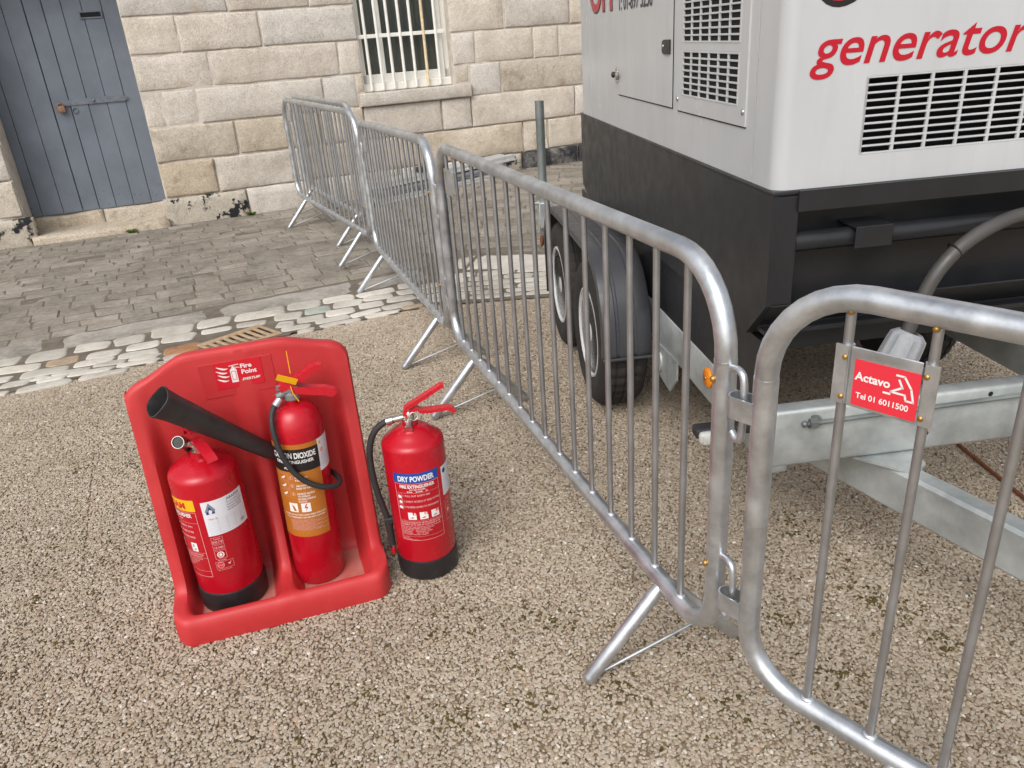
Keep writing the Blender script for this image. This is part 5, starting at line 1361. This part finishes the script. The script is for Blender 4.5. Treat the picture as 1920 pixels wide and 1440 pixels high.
mb = MB(); mb.tube([(.905, 1.681, .505), (1.60, 1.681, .515)], .0065, 8); mb.tube([(.915, 1.681, .505), (.935, 1.681, .5055)], .015, 6); mb.sphere((.903, 1.681, .505), .009, 8, 6); mb.tube([(.93, 1.684, .507), (.932, 1.690, .507)], .020, 12); mb.build('brake_rod', MAT['prop'], xb)
for a_, z_ in ((1.415, .525), (1.25, .43)): mb = MB(); mb.tube([(a_, 1.6865, z_), (a_, 1.69, z_)], .007, 10); mb.build('bolt_hole', MAT['dark'], xb)
def wheel(a, s_, m, flip):
    sg = -1 if flip else 1
    T = Matrix.Translation((m(a), s_, .313)) @ Matrix.Rotation(R(90) * (1 if not flip else -1), 4, 'Y')
    # local +z points towards the inside of the trailer
    ty = [(.185, .012), (.205, .000), (.255, -.006), (.285, .002), (.302, .016), (.310, .032), (.3125, .045), (.307, .047), (.307, .053), (.3135, .055), (.3135, .083), (.307, .085), (.307, .091), (.3135, .093), (.3135, .120), (.307, .122), (.307, .128), (.312, .130), (.308, .150), (.295, .172), (.26, .186), (.205, .186), (.185, .180)]
    mb = MB(); mb.lathe(ty, 120, T, lambda i, q: 0.978 if (i % 3 == 0 and 4 <= q <= 18) else 1.0)
    w_ = MB(); w_.lathe([(.194, .012), (.190, .003), (.182, .002), (.178, .008), (.172, .022), (.164, .036), (.152, .046), (.130, .050), (.112, .042), (.090, .034), (.052, .032), (.046, .016), (.040, .012), (.0, .010)], 40, T)
    rim = w_.build('wheel', MAT['rim'], tr)
    mb.build('tyre', MAT['tyre'], rim)
    hl = MB()
    for k in range(8): ang = k * math.pi / 4; hl.lathe([(.0, -.001), (.017, -.001), (.017, .004)], 10, T @ Matrix.Translation((.138 * math.cos(ang), .138 * math.sin(ang), .0475)))
    hl.build('vent_hole', MAT['dark'], rim)
    vsx = MB(); vsx.tube([T @ Vector((-.155, .02, .04)), T @ Vector((-.145, .02, -.006))], .0055, 8); vsx.build('valve_stem', MAT['boot'], rim)
    nt = MB()
    for k in range(5): ang = k * 2 * math.pi / 5 + .3; nt.lathe([(.010, .012), (.010, .032), (.0, .032)][::-1], 6, T @ Matrix.Translation((.070 * math.cos(ang), .070 * math.sin(ang), .008)))
    nt.build('wheel_nut', MAT['chrome'], rim)
for m_, fl in ((lambda a: a, False), (lambda a: MIR - a, True)):
    for s_ in (3.000, 3.695): wheel(.606, s_, m_, fl)
def mudguard(m, _):
    pr = [(2.665, .318), (2.668, .40), (2.685, .48), (2.72, .555), (2.775, .62), (2.845, .664), (2.93, .687), (3.05, .694), (3.40, .696), (3.70, .692), (3.82, .68), (3.90, .655), (3.97, .605), (4.02, .54), (4.045, .46), (4.05, .40)]
    pts = [(p.y, p.z) for p in smooth_path([(0, a, b) for a, b in pr], 3)]
    cs = [(.597, -.030), (.597, -.006), (.600, -.001), (.606, .001), (.648, .0025), (.652, -.0025), (.660, -.0025), (.664, .0025), (.716, .0025), (.720, -.0025), (.728, -.0025), (.732, .0025), (.785, .0)]
    mb = MB(); n = len(cs); vs = []
    for i, (s_, z) in enumerate(pts):
        j0, j1 = max(0, i - 1), min(len(pts) - 1, i + 1); d = Vector((pts[j1][0] - pts[j0][0], pts[j1][1] - pts[j0][1])).normalized(); nn = Vector((-d.y, d.x))
        for a, h in cs: vs.append((m(a), s_ + nn.x * h, z + nn.y * h))
    mb.add(vs, [(i * n + k, (i + 1) * n + k, (i + 1) * n + k + 1, i * n + k + 1) for i in range(len(pts) - 1) for k in range(n - 1)], True)
    o = mb.build('mudguard', MAT['mud'], tr); md = o.modifiers.new('thickness', 'SOLIDIFY'); md.thickness = .004; md.offset = -1
    e = MB(); e.box((m(.691), 2.663, .318), (.19, .012, .010), bev=.002); e.build('mudguard_edge', MAT['mud'], o)
both(mudguard)
mb = MB(); mb.box((.69, 4.085, .33), (.17, .008, .34), bev=.003); mb.build('mud_flap', MAT['rubber'], tr)
mb = MB(); mb.tube([(.626, 4.20, .40), (.634, 4.20, 1.150)], .0235, 14); pr_ = mb.build('prop_stand', MAT['prop'], tr, 'upright grey prop stand tube')
mb = MB(); mb.box((.633, 4.185, .566), (.075, .075, .14), bev=.005); mb.tube([(.575, 4.17, .633), (.60, 4.17, .633)], .008, 8); mb.build('clamp', MAT['trailer'], pr_)
mb = MB(); mb.sphere((.603, 4.16, .428), .034, 12, 8, (.3, .7, 1)); mb.build('rear_reflector', MAT['rust'], tr, 'orange rear reflector')
mb = MB(); mb.lathe([(.0, 0), (.033, 0), (.033, .006), (.028, .010), (.0, .010)][::-1], 20, Matrix.Translation((.8195, 2.148, .446)) @ Matrix.Rotation(R(-90), 4, 'Y')); rf = mb.build('side_reflector', MAT['orange'], tr, 'round orange side reflector')
mb = MB(); mb.lathe([(.0, 0), (.005, 0), (.005, .003), (.0, .003)][::-1], 10, Matrix.Translation((.809, 2.148, .446)) @ Matrix.Rotation(R(-90), 4, 'Y')); mb.build('reflector_screw', MAT['chrome'], rf)
mb = MB(); mb.prism([(2.715, .36), (2.455, .375), (2.455, .30), (2.53, .225), (2.715, .245)], lambda p: (.815, p[0], p[1]), lambda p: (.822, p[0], p[1])); br = mb.build('lashing_plate', MAT['trailer'], tr)
mb = MB(); mb.tube(arc((.812, 2.645, .300), .022, 0, 2 * math.pi, 14, (0, 1, 0), (0, 0, 1.6))[:-1], .006, 8, closed=True); mb.build('lashing_eye', MAT['trailer'], br)
mb = MB(); mb.box((.735, 1.80, .455), (.17, .046, .030), bev=.008, seg=2); lm = mb.build('marker_lamp_bracket', MAT['rubber'], tr)
mb = MB(); mb.box((.690, 1.772, .448), (.070, .026, .036), bev=.011, seg=3); mb.box((.690, 1.757, .448), (.056, .006, .026), bev=.0025, seg=2); mb.build('marker_lamp', MAT['lens'], lm, 'clear front marker lamp')
mb = MB(); mb.sphere((.775, 1.773, .452), .008, 8, 6); mb.build('lamp_bolt', MAT['chrome'], lm)

# ================================================================== SMALL THINGS
random.seed(8); mb = MB()
for k in range(70):
    x, y = random.uniform(-3.6, .3), random.uniform(4.9, 7.8)
    if in_paving(x, y, .5): mb.box((x, y, gz(x, y) + .0155), (random.uniform(.006, .016), random.uniform(.004, .010), .003), rz=random.uniform(0, 3))
for k in range(14):
    x, y = random.uniform(-1.6, 1.5), random.uniform(.8, 3.6); a = random.uniform(0, 3); l = random.uniform(.015, .035)
    mb.tube([(x, y, .007), (x + l * .5 * math.cos(a), y + l * .5 * math.sin(a), .0085), (x + l * math.cos(a + .2), y + l * math.sin(a + .2), .007)], .0012, 5)
tag(mb.build('debris', MAT['debris'], recalc=False), 'small pale chips and twigs scattered over the ground', 'debris', kind='stuff')
# drain grate behind the stand
dq = [G(383, 645), G(498, 610), G(521, 634), G(398, 672)]
dc = sum(dq, Vector()) / 4
dx = (dq[1] - dq[0]); dl = dx.length; ang = math.atan2(dx.y, dx.x)
dg = thing('drain_grate', 'rusty cast iron drain grate among the white cobbles', 'drain', (dc.x, dc.y, gz(dc.x, dc.y)), (0, 0, ang))
W_, D_ = dl, 0.27
mb = MB(); ns = 8; bw = W_ / (ns + .5)
mb.box((0, D_ / 2 - .0225, .008), (W_, .045, .016), bev=.003); mb.box((0, -D_ / 2 + .0225, .008), (W_, .045, .016), bev=.003)
for k in range(ns + 1): mb.box((-W_ / 2 + bw * (k + .25), 0, .0078), (bw * .46, D_ - .07, .015), bev=.003)
mb.build('grating', MAT['drain'], dg)
mb = MB(); mb.box((0, 0, .0055), (W_ - .01, D_ - .02, .003)); mb.build('drain_opening', MAT['dark'], dg)
# rusty rod
a_, b_ = G(1795, 838), G(1935, 952); d = (b_ - a_); 
rod = MB(); rod.tube([(0, 0, .011), (d.x * 3, d.y * 3, .011)], .0065, 8); me = rod.build('rusty_rod', MAT['rust']); me.location = (a_.x, a_.y, 0); tag(me, 'thin rusty steel rod lying on the gravel under the trailer drawbar', 'rod')
# pile of aluminium beams
pa, pb = Vector((-1.30, 7.80, 0)), Vector((0.22, 8.70, 0)); pd = (pb - pa); pl_ = pd.length; pang = math.atan2(pd.y, pd.x)
def alu(label, kind, t0, t1, off, z, w, h):
    p = pa + pd * ((t0 + t1) / 2) + Vector((-math.sin(pang), math.cos(pang), 0)) * off; l = pl_ * (t1 - t0); zz = gz(p.x, p.y)
    sl = math.atan2(gz(pb.x, pb.y) - gz(pa.x, pa.y), pl_)
    mb = MB()
    if kind == 'tube': mb.tube([(-l / 2, 0, z), (l / 2, 0, z)], h / 2, 14)
    else:
        q = [(-w / 2, 0), (w / 2, 0), (w / 2, h * .28), (w / 2 - .007, h * .34), (w / 2 - .007, h * .64), (w / 2, h * .70), (w / 2, h), (w * .12, h), (w * .10, h - .007), (-w * .10, h - .007), (-w * .12, h), (-w / 2, h), (-w / 2, h * .70), (-w / 2 + .007, h * .64), (-w / 2 + .007, h * .34), (-w / 2, h * .28)]
        mb.prism(q, lambda p_: (-l / 2, p_[0], z + p_[1]), lambda p_: (l / 2, p_[0], z + p_[1]))
    o = mb.build('aluminium_beam', MAT['alu_dark' if kind == 'tube' else 'alu'])
    o.location = (p.x, p.y, zz); o.rotation_euler = (0, -sl, pang)
    return tag(o, label, 'beam', 'aluminium beams stacked by the wall', 'thing')
alu('aluminium beam lying lowest at the front of the pile by the wall', 'box', .02, .78, -.055, .0, .09, .062)
alu('aluminium beam lying lowest at the back of the pile by the wall', 'box', .05, .90, .045, .0, .09, .062)
alu('dull round aluminium tube in the middle of the pile by the wall', 'tube', .04, .80, -.047, .108, .08, .090)
alu('second dull aluminium tube behind the front one in the pile', 'tube', .06, .86, .048, .108, .08, .090)
alu('aluminium beam on top at the front of the pile by the wall', 'box', .08, .97, -.048, .155, .09, .058)
alu('aluminium beam on top at the back of the pile by the wall', 'box', .0, .93, .048, .155, .09, .066)
for t0, dz, lab in ((.03, .0, 'black plastic block at the left end of the aluminium pile'), (.36, .222, 'black plastic block lying on top of the aluminium pile')):
    p = pa + pd * t0; mb = MB(); mb.box((0, 0, .03), (.10, .07, .055), bev=.006); mb.box((0, -.037, .03), (.06, .01, .03), bev=.003); o = mb.build('plastic_block', MAT['rubber']); o.location = (p.x + (.06 if dz == 0 else 0), p.y - (.16 if dz == 0 else 0), gz(p.x, p.y) + dz); o.rotation_euler = (0, 0, pang); tag(o, lab, 'block', 'black blocks by the pile')
